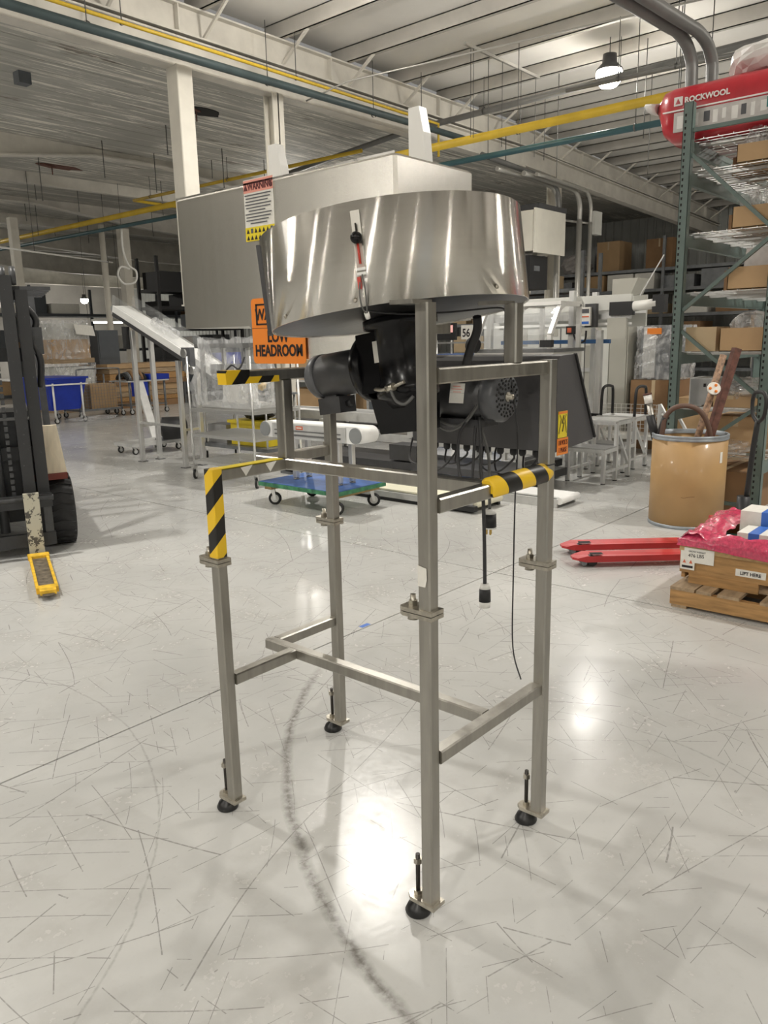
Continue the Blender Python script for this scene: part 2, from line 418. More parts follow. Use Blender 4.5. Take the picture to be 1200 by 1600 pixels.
def text(s, size, mat, parent, origin, ux, uy, name='lettering', align='LEFT', bold=0.0, sx=1.0, thick=.0006):
    """flat lettering: mesh letters lying on a surface (origin, text direction, up direction)"""
    cu = bpy.data.curves.new('t', 'FONT'); cu.body = s; cu.size = size; cu.align_x = align; cu.offset = bold; cu.extrude = thick; cu.resolution_u = 3
    t = bpy.data.objects.new('t', cu); COL.objects.link(t)
    dg = bpy.context.evaluated_depsgraph_get(); dg.update()
    me = bpy.data.meshes.new_from_object(t.evaluated_get(dg)); COL.objects.unlink(t); bpy.data.objects.remove(t)
    ux, uy = V3(ux).normalized(), V3(uy).normalized(); uy = (uy-ux*uy.dot(ux)).normalized(); n = ux.cross(uy)
    org = org_of(parent) or Vector((0, 0, 0))
    for v in me.vertices: v.co = V3(origin)-org+ux*(v.co.x*sx)+uy*v.co.y+n*v.co.z
    me.materials.clear(); me.materials.append(MATS[mat]); me.name = name
    o = bpy.data.objects.new(name, me); COL.objects.link(o); o.parent = parent; return o
def plate(mb, c, ux, uy, w, h, t=.002):
    """thin flat plate centred at c spanned by ux, uy"""
    ux, uy = V3(ux).normalized(), V3(uy).normalized(); uy = (uy-ux*uy.dot(ux)).normalized(); n = ux.cross(uy); c = V3(c)
    return mb.prism([c+ux*a*w/2+uy*b*h/2-n*t/2 for a, b in ((-1, -1), (1, -1), (1, 1), (-1, 1))], n*t)
def crumple(mb, c, s, seed=0, nu=16, nv=10, amp=.28, top=1.0):
    """crumpled closed blob (plastic bag)"""
    R = random.Random(seed); c = V3(c)
    k = [(R.uniform(2, 7), R.uniform(2, 7), R.uniform(0, 6), R.uniform(.3, 1)) for _ in range(6)]
    rings = []
    for i in range(nv+1):
        a = math.pi*i/nv-math.pi/2; row = []
        for j in range(nu):
            b = 2*math.pi*j/nu
            f = 1+amp*sum(w*math.sin(p*b*1.0+q*a+r) for p, q, r, w in [(round(p), q, r, w) for p, q, r, w in k])/3+R.uniform(-amp, amp)*.45
            rr = max(math.cos(a), .03)**.7*f
            row.append(c+Vector((s[0]*rr*math.cos(b), s[1]*rr*math.sin(b), s[2]*(math.sin(a)*(1+.25*(f-1)*top)+1))))
        rings.append(row)
    return mb.loft(rings, False)
def sweep_y(mb, prof, y0, y1):
    """profile of (x, z) points swept along y"""
    return mb.loft([[(x, y, z) for x, z in prof] for y in (y0, y1)], False, False, False)

# ------------------------------------------------------------------ structure
X0, X1, Y0, YB, Y1 = -14.0, 27.0, -12.0, 9.0, 43.0
fl = MB().box(X0, X1, Y0, Y1, -.25, -.012).build('floor', 'floor_gap', kind='structure')
gx = [X0, -7.54, -1.54, 4.46, 10.46, 16.46, 22.46, X1]; gy = [Y0, -9.15, -3.15, 2.85, 8.85, 14.85, 20.85, 26.85, 32.85, Y1]
for i in range(len(gx)-1):
    for j in range(len(gy)-1):
        g = .005
        MB().box(gx[i]+g, gx[i+1]-g, gy[j]+g, gy[j+1]-g, -.012, 0).build('floor_slab', 'polished_concrete', fl)

# high bay roof: blanket, purlins along y, rafters along x
def zr(x): return 5.40 if x < 15 else 5.40-(x-15)*.035      # underside of the rafters
rf = MB()
for a, b in ((X0, 15.0), (15.0, X1)):
    rf.prism([(a, Y0, zr(a)+.58), (b, Y0, zr(b)+.58), (b, YB+.3, zr(b)+.58), (a, YB+.3, zr(a)+.58)], (0, 0, .1))
ceil = rf.build('ceiling', 'roof_blanket', kind='structure')
def channel(y0, y1, x, z0, h, w=.075, t=.012):
    m = MB(); m.box(x, x+t, y0, y1, z0, z0+h); m.box(x, x+w, y0, y1, z0, z0+t); m.box(x, x+w, y0, y1, z0+h-t, z0+h)
    return m
k = 0; x = -13.44
while x < X1:
    channel(Y0, YB+.25, x, zr(x)+.36, .215).build('purlin', 'purlin_paint', ceil); x += 1.36
def ibeam(m, x0, x1, y, z0a, z0b, h, w=.2, t=.022):
    for (za, zb, a, b) in ((0, t, w, w), (t, h-t, t, t), (h-t, h, w, w)):
        pts = [(x0, y-a/2, z0a+za), (x1, y-a/2, z0b+za), (x1, y+a/2, z0b+za), (x0, y+a/2, z0a+za)]
        top = [(p[0], p[1], p[2]+zb-za) for p in pts]
        m.loft([pts, top])
    return m
for y in (YB, 1.4-7.6*0, -6.0):
    if y != YB: continue
    for (a, b) in ((X0, 15.0), (15.0, X1)):
        ibeam(MB(), a, b, y, zr(a), zr(b), .35, .2).build('rafter', 'beam_paint', ceil)
        ibeam(MB(), a, b, y+.02, zr(a)-.37, zr(b)-.40, .36, .2).build('girder', 'beam_paint', ceil)
for x in [-8.0+1.36*i for i in range(26)]:                       # flange braces and web stiffeners
    MB().bar((x+.03, YB-.6, zr(x)+.37), (x+.03, YB-.06, zr(x)+.02), .035, .035, 0).build('flange_brace', 'beam_paint', ceil)
for x in [-7+2.72*i for i in range(13)]:
    MB().box(x, x+.015, YB-.09, YB+.09, zr(x)+.02, zr(x)+.33).build('web_stiffener', 'beam_paint', ceil)

# low ceiling behind the girder: painted boards, tapered frames
lowc = MB().box(X0, X1, YB+.12, Y1, 5.46, 5.6).build('ceiling_low', 'flaking_boards', kind='structure')
R0 = random.Random(3)
pm = MB().box(2.0, X1, -.098, .098, -.02, 0).mesh('ceiling_board'); pm.materials.append(MATS['flaking_boards'])
for i in range(62):
    o = bpy.data.objects.new('ceiling_board', pm); COL.objects.link(o); o.parent = lowc
    o.location = (0, YB+.25+.2*i, 5.46-R0.uniform(0, .005)+ .0)
for y, dz in ((15.2, 0), (21.2, 0), (27.2, .0), (33.2, 0), (39.2, 0)):
    m = MB(); pr = [(-2, 4.7), (7.0, 5.0), (9.0, 5.28), (10.6, 5.30), (14, 4.95), (18, 4.7), (X1, 4.6)]
    for (xa, za), (xb, zb) in zip(pr, pr[1:]):
        m.loft([[(xa, y-.01, za+.02), (xb, y-.01, zb+.02), (xb, y+.01, zb+.02), (xa, y+.01, za+.02)], [(xa, y-.01, 5.45), (xb, y-.01, 5.45), (xb, y+.01, 5.45), (xa, y+.01, 5.45)]])
        m.loft([[(xa, y-.11, za), (xb, y-.11, zb), (xb, y+.11, zb), (xa, y+.11, za)], [(xa, y-.11, za+.03), (xb, y-.11, zb+.03), (xb, y+.11, zb+.03), (xa, y+.11, za+.03)]])
    m.build('tapered_girder', 'beam_paint', lowc)
for y in (18.2, 24.2, 30.2, 36.2):
    MB().box(2, X1, y-.08, y+.08, 5.2, 5.46).build('ceiling_joist', 'beam_paint', lowc)

# walls: ribbed metal on the far right, plain elsewhere
def ribbed_x(x, y0, y1, z0, z1, p=.30, d=.035):
    m = MB(); y = y0; prof = []
    while y < y1:
        prof += [(x, y), (x, y+p*.62), (x-d, y+p*.72), (x-d, y+p*.9)]; y += p
    prof.append((x, y1)); m.loft([[(a, b, z0) for a, b in prof], [(a, b, z1) for a, b in prof]], False, False, False)
    m.box(x+.001, x+.12, y0, y1, z0, z1); return m
ribbed_x(X1, Y0, Y1, 0, 6.2).build('wall_right', 'wall_metal', kind='structure')
MB().box(X0, X1, Y1, Y1+.15, 0, 6.2).build('wall_back', 'wall_grey', kind='structure')
MB().box(X0-.15, X0, Y0, Y1, 0, 6.2).build('wall_left', 'wall_grey', kind='structure')
MB().box(X0, X1, Y0-.15, Y0, 0, 6.2).build('wall_front', 'cream_paint', kind='structure')

def hcolumn(x, y, z0, z1, w, label, mat='col_paint', d=None):
    d = d or w; m = MB(); t = .022
    m.box(x-d/2, x+d/2, y-w/2, y-w/2+t, z0, z1); m.box(x-d/2, x+d/2, y+w/2-t, y+w/2, z0, z1); m.box(x-t/2, x+t/2, y-w/2, y+w/2, z0, z1)
    c = thing('steel_column', label, 'column', (x, y, z0)); m.build('column_shaft', mat, c)
    MB().box(x-d*.7, x+d*.7, y-w*.7, y+w*.7, z0, z0+.03).build('base_plate', mat, c); return c
def boxcolumn(x, y, z1, w, label, d=None):
    d = d or w; c = thing('steel_column', label, 'column', (x, y, 0))
    MB().bar((x, y, .03), (x, y, z1), w, d, .01).build('column_shaft', 'col_paint', c)
    MB().box(x-w*.8, x+w*.8, y-w*.8, y+w*.8, 0, .03).build('base_plate', 'col_paint', c)
dp = thing('cut_column', 'broad pale column cut off behind the left end of the steel hood, base omitted', 'post', (6.62, YB, 2.1))
MB().bar((6.62, YB, 2.12), (6.62, YB, 5.025), .235, .235, .01, (0, 1, 0)).build('post_shaft', 'col_paint', dp); MB().box(6.49, 6.75, YB-.13, YB+.13, 2.1, 2.12).build('added_end_plate', 'col_paint', dp)  # a column cut off where the hood hides it; hanging end and plate invented
hcolumn(8.2, YB, 0, 5.03, .2, 'pale flanged column rising behind the warning sticker')
hcolumn(16.35, YB, 0, 5.0, .24, 'pale column beside the wall-hung cream electrical box')

# ------------------------------------------------------------------ lamps
def high_bay(x, y, z, label, w=LAMP_W, top=5.9):
    t = thing('high_bay_lamp', label, 'lamp', (x, y, z))
    MB().lathe([(.10, .22), (.11, .10), (.19, .02), (.20, 0), (.185, -.005)], (x, y, z), Z, 20).build('housing', 'motor_grey', t)
    MB().lathe([(.04, -.24), (.12, -.22), (.18, -.14), (.195, -.05), (.185, -.012)], (x, y, z), Z, 20).build('lens', 'lamp_glow', t)
    MB().cyl((x, y, z+.2), (x, y, top), .008, n=6).build('hanger_rod', 'rod', t)
    li = bpy.data.lights.new('lamp_light', 'AREA'); li.shape = 'DISK'; li.size = .17; li.energy = w; li.color = (1.0, .965, .91)
    lo = bpy.data.objects.new('lamp_light', li); COL.objects.link(lo); lo.parent = t; lo.location = (0, 0, -.25); li.spread = math.radians(160)
    pt = bpy.data.lights.new('roof_fill_light', 'POINT'); pt.energy = w*LAMP_SIDE/LAMP_W; pt.shadow_soft_size = .07; pt.color = li.color  # second light added to each lamp to brighten the roof
    po = bpy.data.objects.new('roof_fill_light', pt); COL.objects.link(po); po.parent = t; po.location = (0, 0, -.33)
    return t
high_bay(11.95, 5.71, 5.45, 'bright high bay lamp hanging above the yellow pipe')
high_bay(7.1, 6.4, 5.64, 'high bay lamp above the far side of the feeder, out at the top of view')
high_bay(1.3, 6.4, 5.45, 'high bay lamp above the forklift aisle, beyond the top of view')
for x in (-10.3, -4.5, 7.1, 12.9):
    tag(high_bay(x, -.6, 5.45, 'high bay lamp in the row over the photographer, outside the view'), group='lamps over the photographer')
for x in (-10.3, -4.5, 1.3):  # unseen row added for bright streaks reflected in the drum
    tag(high_bay(x, -7.6, 5.45, 'unseen high bay lamp added by the front wall for streaks in the drum'), group='added lamps along the front wall')
for x in (-10.3, -4.5):
    tag(high_bay(x, 6.4, 5.45, 'high bay lamp at the far left end of its row, outside the view'), group='lamps at the left end')
high_bay(20.5, .6, 5.3, 'unseen high bay lamp added behind the pallet rack to brighten the far shelving', top=5.56)  # added out of view to lift the dark far shelving
high_bay(21.7, 38.9, 4.0, 'distant lamp hanging over the far left storage bay', 300, 5.47)
high_bay(8.4, 27.5, 4.9, 'lamp over the middle of the low bay, hidden by the forklift', 170, 5.47)
high_bay(3.0, 14.0, 4.9, 'unseen lamp added to brighten the low ceiling, left of view near the girder', 75, 5.47)  # this and the next two are added to brighten the low ceiling
high_bay(3.0, 22.0, 4.9, 'unseen lamp added to brighten the low ceiling, left of view farther back', 75, 5.47)
high_bay(14.0, 15.0, 4.85, 'lamp added to brighten the low ceiling, hidden behind the steel hood', 75, 5.47)
# behind the photographer: doors and dark bays added for bands in the steel's reflections
def added_door(n, x0, x1, y0, y1, z1, mat):
    d = MB().box(x0, x1, y0, y1, 0, z1).build(f'door_{n}', 'alu_dark', kind='structure')
    along_x = (x1-x0) > (y1-y0)
    for k in range(int(z1/.3)):
        b = (x0+.1, x1-.1, y0-.02, y1+.02) if along_x else (x0-.02, x1+.02, y0+.1, y1-.1)
        MB().box(*b, .05+.3*k, .33+.3*k).build('door_slat', mat, d)
added_door(1, X0+.02, X0+.08, -4.5, -1.0, 4.2, 'white_plastic')
added_door(2, -6.0, -2.5, Y0+.02, Y0+.08, 4.2, 'blue_door')
for x, y, w in ((X0+.3, 2.5, 4.5), (X0+.3, -9.0, 2.5)):
    c_ = thing('added_bay', 'dark tall block added behind the photographer to be reflected in the steel' if y > 0 else 'dark narrow block added in the corner behind the photographer for reflections', 'storage', (x, y, 0))
    MB().box(X0+.01, x+.6, y, y+w, 0, 4.5).build('bay_body', 'cabinet_grey', c_); MB().box(x+.6, x+.62, y+.1, y+w-.1, .1, 4.4).build('bay_front', 'black_matt', c_)
# ------------------------------------------------------------------ the feeder on its tall frame
fd = thing('rotary_feeder', 'tall stainless frame carrying a tilted round feeder drum and a steel hood', 'machine', (1.82, 1.6, 0))
T = .039
LEG = {'N': (1.52, 1.17), 'R': (2.09, 1.155), 'L': (1.50, 2.01), 'B': (2.14, 2.115)}
TOPZ = {'N': 1.685, 'R': 1.534, 'L': 1.212, 'B': 1.475}
for k, (x, y) in LEG.items():
    lo = MB().bar((x, y, .058), (x, y, .897), T, T, .004, (0, 1, 0)).build('leg', 'steel_tube', fd)
    MB().prism([(x-.026, y-.028, .046), (x+.026, y-.028, .046), (x+.026, y+.055, .046), (x+.012, y+.072, .046), (x-.012, y+.072, .046), (x-.026, y+.055, .046)], (0, 0, .012)).build('base_plate', 'bolt_steel', lo)
    fy = y+.046
    MB().lathe([(.036, 0), (.038, .006), (.030, .024), (.014, .036), (.010, .046)], (x, fy, 0), Z, 24).build('levelling_foot', 'rubber', lo)
    MB().cyl((x, fy, .04), (x, fy, .185), .0065, n=10).build('threaded_rod', 'dark_rod', lo)
    for za, zb in ((.157, .172), (.058, .07)): MB().lathe([(.0125, za), (.0125, zb)], (x, fy, 0), Z, 6, False).build('nut', 'bolt_steel', lo)
    u = MB().bar((x, y, .921), (x, y, TOPZ[k]), T, T, .004, (0, 1, 0)).build('upper_post', 'steel_tube', fd)
    for z0, z1 in ((.897, .908), (.910, .921)):
        MB().prism([(x-.027, y-.029, z0), (x+.027, y-.029, z0), (x+.027, y+.066, z0), (x+.02, y+.078, z0), (x-.02, y+.078, z0), (x-.027, y+.066, z0)], (0, 0, z1-z0)).build('clamp_plate', 'bolt_steel', u)
    bo = MB().lathe([(.0125, .921), (.0125, .935)], (x, y+.05, 0), Z, 6, False); bo.cyl((x, y+.05, .9), (x, y+.05, .951), .0075, n=10); bo.lathe([(.016, .884), (.013, .897)], (x, y+.05, 0), Z, 14)
    bo.build('clamp_bolt', 'bolt_steel', u)
def fbar(p0, p1, name='rail', h=T): return MB().bar(p0, p1, T, h, .004).build(name, 'steel_tube', fd)
N_, R_, L_, B_ = LEG['N'], LEG['R'], LEG['L'], LEG['B']; t2 = T/2
zl, zm, zt = .497, 1.191, 1.512
fbar((N_[0]+t2, 1.163, zl), (R_[0]-t2, 1.163, zl), 'lower_rail'); fbar((L_[0]+t2, 2.0, zl), (1.79, 2.0, zl), 'lower_rail')
fbar((1.829, 2.125, zl), (B_[0]-t2, 2.125, zl), 'lower_rail'); fbar((1.81, 1.183, zl), (1.81, 2.15, zl), 'lower_rail')
fbar((N_[0]+t2, 1.163, zm), (R_[0]-t2, 1.163, zm), 'middle_rail'); fbar((L_[0]-t2, 2.01, zm), (1.81, 2.01, zm), 'middle_rail')
fbar((1.829, 2.125, zm), (B_[0]-t2, 2.125, zm), 'middle_rail'); fbar((1.81, 1.183, zm), (1.81, 1.99, zm), 'middle_rail'); fbar((1.81, 2.03, zm), (1.81, 2.145, zm), 'middle_rail')
fbar((N_[0]+t2, 1.163, zt), (R_[0]+t2, 1.163, zt), 'top_rail')
fbar((1.56, 2.01, 1.495), (2.52, 2.01, 1.495), 'top_rail')
MB().bar((1.815, 2.01, 1.212), (1.815, 2.01, 1.475), .044, .044, .004, (0, 1, 0)).build('upper_post', 'steel_tube', fd)
MB().bar((1.905, 1.163, 1.532), (1.905, 1.163, 1.69), .04, .04, .004, (0, 1, 0)).build('drum_post', 'steel_tube', fd)
MB().bar((2.46, 2.01, 1.515), (2.46, 2.01, 1.70), .04, .04, .004, (0, 1, 0)).build('hood_post', 'steel_tube', fd)
for x, y, z in ((1.515, 1.19, 1.688), (1.89, 1.19, 1.693)): MB().box(x-.045, x+.03, y-.02, y+.05, z-.006, z+.004).build('drum_bracket', 'steel_tube', fd)
# hazard tape and bumper
x, y = L_; MB().bar((x, y, .925), (x, y, 1.2135), T+.003, T+.003, .003, (0, 1, 0)).build('hazard_tape', 'hazard_leg', fd)
MB().box(1.559, 1.78, 1.9885, 2.0315, 1.4725, 1.4935).build('hazard_tape', 'hazard_bar', fd)
MB().box(1.5575, 1.655, 1.988, 2.032, 1.4935, 1.5165).build('hazard_tape', 'hazard_bar', fd)
MB().box(1.4795, 1.78, 1.99, 2.0296, 1.2105, 1.2125).build('tape_strip', 'label_yellow', fd)
bm_ = MB(); sec = []
for i in range(11):
    a = math.radians(-60+i*24-90+0); sec.append((math.cos(a), math.sin(a)))
n = 14
ring = lambda xx, s: [(xx, 1.158-.027*s*math.sin(math.pi*i/n*1.0+math.pi*.0-math.pi*.25), 1.196+.032*s*math.cos(math.pi*i/n-math.pi*.25)) for i in range(n+1)]+[(xx, 1.172, 1.183), (xx, 1.158, 1.19)]
bm_.loft([ring(1.768, .8), ring(1.775, 1), ring(2.075, 1), ring(2.1, .85)], True)
bm_.build('foam_bumper', 'hazard_bumper', fd)
MB().bar((R_[0], R_[1], 1.222), (R_[0], R_[1], 1.226), T+.003, T+.003, .002, (0, 1, 0)).build('cable_tie', 'cable', fd)
for (cx, cy, cz, w, h) in ((1.4995, 1.172, 1.0, .014, .05),):
    m = MB(); m.prism([(1.4992, 1.187, .985), (1.4992, 1.163, .985), (1.4992, 1.158, 1.005), (1.4992, 1.159, 1.035), (1.4992, 1.187, 1.04)], (-.001, 0, 0)); m.build('sticker', 'label_white', fd)
for x in (1.595, 1.70):
    MB().prism([(x, 1.9895, 1.206), (x+.05, 1.9895, 1.209), (x+.02, 1.9895, 1.176)], (0, -.001, 0)).build('sticker', 'label_white', fd)

# drum (own tilted frame)
AX = Vector((-.0026, .1318, 1)).normalized(); ex = Vector((1, 0, 0)); ex = (ex-AX*ex.dot(AX)).normalized(); ey = AX.cross(ex)
DM = Matrix((ex, ey, AX)).transposed().to_4x4(); DM.translation = (1.899, 1.562, 1.664)
Rd, Hd = .391, .262
dr = MB(DM).lathe([(Rd-.004, .0), (Rd, .0), (Rd, Hd), (Rd-.004, Hd), (Rd-.004, .0)], n=96, capb=False, capt=False).build('drum_skirt', 'drum_steel', fd)
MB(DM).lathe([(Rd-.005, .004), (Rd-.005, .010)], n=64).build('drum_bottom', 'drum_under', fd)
MB(DM).lathe([(Rd-.03, .17), (Rd-.03, .176)], n=64).build('rotor_disc', 'steel_top', fd)
def dpt(ang, r, z): return (r*math.cos(ang), r*math.sin(ang), z)
A0 = math.radians(131)
m = MB(DM); q = [dpt(A0-.02, Rd+.0005, -.004), dpt(A0-.02, Rd+.012, -.004), dpt(A0+.05, Rd+.012, -.004), dpt(A0+.05, Rd+.0005, -.004)]
m.prism(q, (0, 0, Hd+.004)); m.build('edge_trim', 'motor_grey', dr)
for ad in (166, 203, 262, 300):
    a = math.radians(ad); o = Vector(dpt(a, 1, 0))
    MB(DM).lathe([(.006, 0), (.006, .003), (.003, .005)], dpt(a, Rd, .018), o, 10).build('screw', 'bolt_steel', dr)
# view-facing latch with black knob, red stem and cable loop
a = math.radians(207)
def dl(u, z, r=0.0):            # point on the skirt: u metres along the circumference from the latch
    return dpt(a+u/Rd, Rd+r, z)
la = MB(DM); e1 = Vector((-math.sin(a), math.cos(a), 0)); o = Vector((math.cos(a), math.sin(a), 0))
lat = plate(MB(DM), dl(0, .16, .002), e1, Z, .024, .155, .003).build('latch_plate', 'steel_tube', dr)
plate(MB(DM), dl(0, .125, .004), e1, Z, .018, .06, .002).build('scale_label', 'label_pale', lat)
MB(DM).cyl(dl(0, .13, .008), dl(0, .205, .010), .0022, n=8).build('stem', 'dark_rod', lat)
MB(DM).cyl(dl(0, .105, .008), dl(0, .155, .010), .0032, n=8).build('stem', 'red_plastic', lat)
MB(DM).ball(dl(0, .168, .018), .0155).build('knob', 'black_gloss', lat)
for z in (.092, .080): plate(MB(DM), dl(0, z, .006), e1, Z, .024, .007, .009).build('clamp', 'white_gloss', lat)
plate(MB(DM), dl(-.008, .058, .008), e1, Z, .009, .03, .006).build('red_tab', 'red_plastic', lat)
MB(DM).tube([dl(.002, .078, .01), dl(.006, .04, .016), dl(.004, .0, .012), dl(0, -.02, .004), dl(-.008, .0, .014), dl(-.01, .03, .013), dl(-.006, .06, .01)], .0022, 6, 5).build('cable_loop', 'cable_grey', lat)
MB(DM).cyl(dl(0, -.018, .006), dl(0, -.03, -.004), .007, n=10).build('eyelet', 'white_plastic', lat)
# gearbox and motor hung under the drum
gb = MB(DM); gb.lathe([(.06, -.27), (.075, -.245), (.098, -.235), (.1, -.20), (.094, -.19), (.094, -.03), (.115, -.025), (.115, .0)], n=32)
g = gb.build('gearbox', 'black_gloss', fd)
MB(DM).box(-.088, .088, .0, .112, -.215, -.035).build('gear_case', 'black_gloss', g)
MB(DM).lathe([(.098, .105), (.108, .110), (.108, .138), (.094, .143)], (0, 0, -.135), (0, 1, 0), 40).build('motor_flange', 'black_gloss', fd)
for ad in (50, 130, 230, 310):
    r_ = math.radians(ad); p = (.093*math.cos(r_), .141, -.135+.093*math.sin(r_))
    MB(DM).lathe([(.009, 0), (.009, .006), (.005, .009)], p, (0, 1, 0), 10).build('flange_bolt', 'bolt_steel', g)
mo = MB(DM).lathe([(.066, .140), (.072, .15), (.072, .335), (.066, .34)], (0, 0, -.135), (0, 1, 0), 36).build('motor_body', 'motor_grey', fd)
MB(DM).lathe([(.068, .338), (.074, .342), (.074, .37), (.062, .388), (.02, .392)], (0, 0, -.135), (0, 1, 0), 36).build('motor_end_cap', 'motor_light', mo)
jb = MB(DM); jb.box(-.038, .038, .262, .36, -.262, -.208); jb.box(-.026, .026, .285, .34, -.21, -.19); jb.build('junction_box', 'motor_grey', mo)
MB(DM).cyl((-.0, .262, -.235), (.0, .24, -.23), .012, n=8).build('gland', 'black_matt', mo)
plate(MB(DM), (-.0892, .035, -.095), (0, 1, 0), Z, .02, .064, .001).build('rating_label', 'label_white', g)
m = MB(DM); m.prism([(-.06, -.075, -.235), (-.06, .105, -.235), (-.045, .095, -.345), (-.045, -.05, -.345)], (.12, 0, 0)); m.build('lower_casting', 'black_gloss', g)
m = MB(DM); m.tube([(-.1, .045, -.205), (-.107, .01, -.21), (-.104, -.03, -.205), (-.1, -.07, -.195)], .006, 7, 4); m.cyl((-.104, -.005, -.208), (-.108, -.035, -.205), .012, n=10); m.build('air_fitting', 'bolt_steel', g)
MB(DM).tube([(-.108, -.02, -.205), (-.12, -.045, -.245), (-.11, -.07, -.26), (-.09, -.09, -.24)], .005, 6, 4).build('air_hose', 'cable_grey', g)
MB(DM).tube([dl(0, -.012, -.01), (-.16, -.14, -.012), (-.02, -.2, -.016), (.14, -.26, -.012), (.2, -.25, -.02)], .0028, 6, 6).build('sensor_cable', 'cable', fd)
# second motor under the top rail, fan cover towards the front right
M2 = Vector((2.10, 1.31, 1.42)); K2 = 1.2
m2 = MB().lathe([(.066, .03), (.074, .035), (.074, .25), (.06, .26), (.02, .28)], M2, (0, 1, 0), 36).build('drive_motor', 'motor_grey', fd)
fc = MB().lathe([(.076, .05), (.079, .03), (.079, .006), (.07, -.006), (.02, -.010)], M2, (0, 1, 0), 36).build('fan_cover', 'motor_light', m2)
hm = MB()
for rr, cnt in ((.027, 9), (.038, 13), (.049, 17), (.060, 21)):
    for i in range(cnt):
        a = 2*math.pi*i/cnt+rr*50; hm.lathe([(.0042, 0), (.0042, .0018)], M2+Vector((rr*math.cos(a), -.0098+.0025*(rr-.02)/.04, rr*math.sin(a))), (0, -1, 0), 6, False)
hm.build('vent_hole', 'hole_black', fc, kind='stuff')
m = MB().lathe([(.015, -.009), (.015, -.014), (.008, -.016), (.008, -.03), (.003, -.031)], M2, (0, 1, 0), 16); m.build('shaft_end', 'bolt_steel', fc)
plate(MB(), M2+Vector((-.0725, .13, .012)), (0, 1, 0), (.18, 0, 1), .055, .062, .001).build('rating_label', 'label_white', m2)
for i in range(6): plate(MB(), M2+Vector((-.0742+.0018*i*.6, .13, .034-.009*i)), (0, 1, 0), (.18, 0, 1), .04 if i % 2 else .03, .0022, .001).build('print_line', 'label_pink', m2)
m = MB(); m.box(2.045, 2.155, 1.37, 1.54, 1.325, 1.35); m.build('motor_foot', 'motor_grey', m2)
MB().box(2.06, 2.09, 1.325, 1.36, 1.345, 1.375).build('motor_foot', 'motor_grey', m2)
MB().tube([(2.045, 1.36, 1.44), (2.03, 1.38, 1.38), (2.03, 1.44, 1.33), (2.03, 1.52, 1.35), (2.04, 1.56, 1.42), (2.0, 1.6, 1.48)], .004, 6, 5).build('motor_cable', 'cable_grey', m2)
MB().tube([(2.035, 1.35, 1.42), (2.02, 1.40, 1.345), (2.015, 1.47, 1.315), (2.02, 1.54, 1.36), (2.0, 1.58, 1.45), (1.98, 1.6, 1.5)], .004, 6, 5).build('motor_cable', 'cable_grey', m2)
# control enclosure with slanted back, cable glands, warning labels
XE, YE0, YE1 = 2.33, 1.255, 1.86
sd = [(XE, 1.222), (XE, 1.522), (XE+.015, 1.537), (2.44, 1.541), (2.455, 1.530), (2.61, 1.252), (2.60, 1.238)]
en = MB().prism([(a, YE0, b) for a, b in sd], (0, YE1-YE0, 0)).build('control_enclosure', 'enclosure', fd)
for yy_ in (YE0-.001, YE1+.001): MB().bar((2.447, yy_, 1.542), (2.612, yy_, 1.245), .012, .008, 0).build('lid_gasket', 'black_matt', en)
for i in range(11):
    y = YE0+.035+.048*i+.006*((i*7) % 3)
    MB().lathe([(.011, 0), (.013, -.006), (.013, -.018), (.009, -.026)], (XE+.03, y, 1.222), Z, 10).build('cable_gland', 'black_matt', en)
    d = (.05, .16, .035, .10, .02, .14, .06)[i % 7]
    if i in (2, 5, 9): continue
    MB().tube([(XE+.03, y, 1.2), (XE+.028, y, 1.18), (XE+.01, y+.03+d*.2, 1.165-d*.3), (XE+.04, y+.08+d*.5, 1.155-d*.2), (XE+.09, y+.11+d*.6, 1.17), (XE+.12, y+.12+d*.6, 1.215)], .0038, 6, 4).build('gland_cable', 'cable', en)
def tri(mb, c, ux, uy, w, h, t=.0008):
    ux, uy = V3(ux), V3(uy); c = V3(c); n = ux.cross(uy); return mb.prism([c-ux*w/2-uy*h/2, c+ux*w/2-uy*h/2, c+uy*h/2], n*t)
X_, U_ = (1, 0, 0), (0, 0, 1)
lb = plate(MB(), (2.373, YE0-.001, 1.3120), X_, U_, .062, .088, .0015).build('warning_label', 'label_yellow', en)
plate(MB(), (2.373, YE0-.0022, 1.3530), X_, U_, .058, .009, .001).build('header', 'ink_red', lb) if False else None
m = MB(); yy = YE0-.0025
def seg2(mb, a, b, w=.003): mb.bar((a[0], yy, a[1]), (b[0], yy, b[1]), w, .0008, 0, (0, 1, 0)) if False else mb.prism([(a[0]-w/2, yy, a[1]), (a[0]+w/2, yy, a[1]), (b[0]+w/2, yy, b[1]), (b[0]-w/2, yy, b[1])], (0, -.0006, 0))
seg2(m, (2.378, 1.3420), (2.368, 1.3150), .006); seg2(m, (2.380, 1.3170), (2.368, 1.3150), .006); seg2(m, (2.380, 1.3180), (2.371, 1.2880), .005)
for s_ in (-1, 1):
    seg2(m, (2.373+s_*.012, 1.3320), (2.373+s_*.026, 1.2820), .0028); seg2(m, (2.373+s_*.018, 1.3380), (2.373+s_*.027, 1.3390), .002); seg2(m, (2.373+s_*.012, 1.3300), (2.373+s_*.022, 1.3450), .002)
m.build('bolt_symbol', 'ink', lb)
plate(MB(), (2.373, YE0-.0022, 1.3515), X_, U_, .062, .008, .001).build('header', 'label_orange', lb)
lo2 = plate(MB(), (2.376, YE0-.0012, 1.238), X_, U_, .075, .056, .0015).build('voltage_label', 'label_orange', en)
text('110 VOLTS', .024, 'ink_red', lo2, (2.376, YE0-.0024, 1.243), X_, U_, align='CENTER', bold=0, sx=.56)
text('1 PHASE', .024, 'ink_red', lo2, (2.376, YE0-.0024, 1.218), X_, U_, align='CENTER', bold=0, sx=.66)
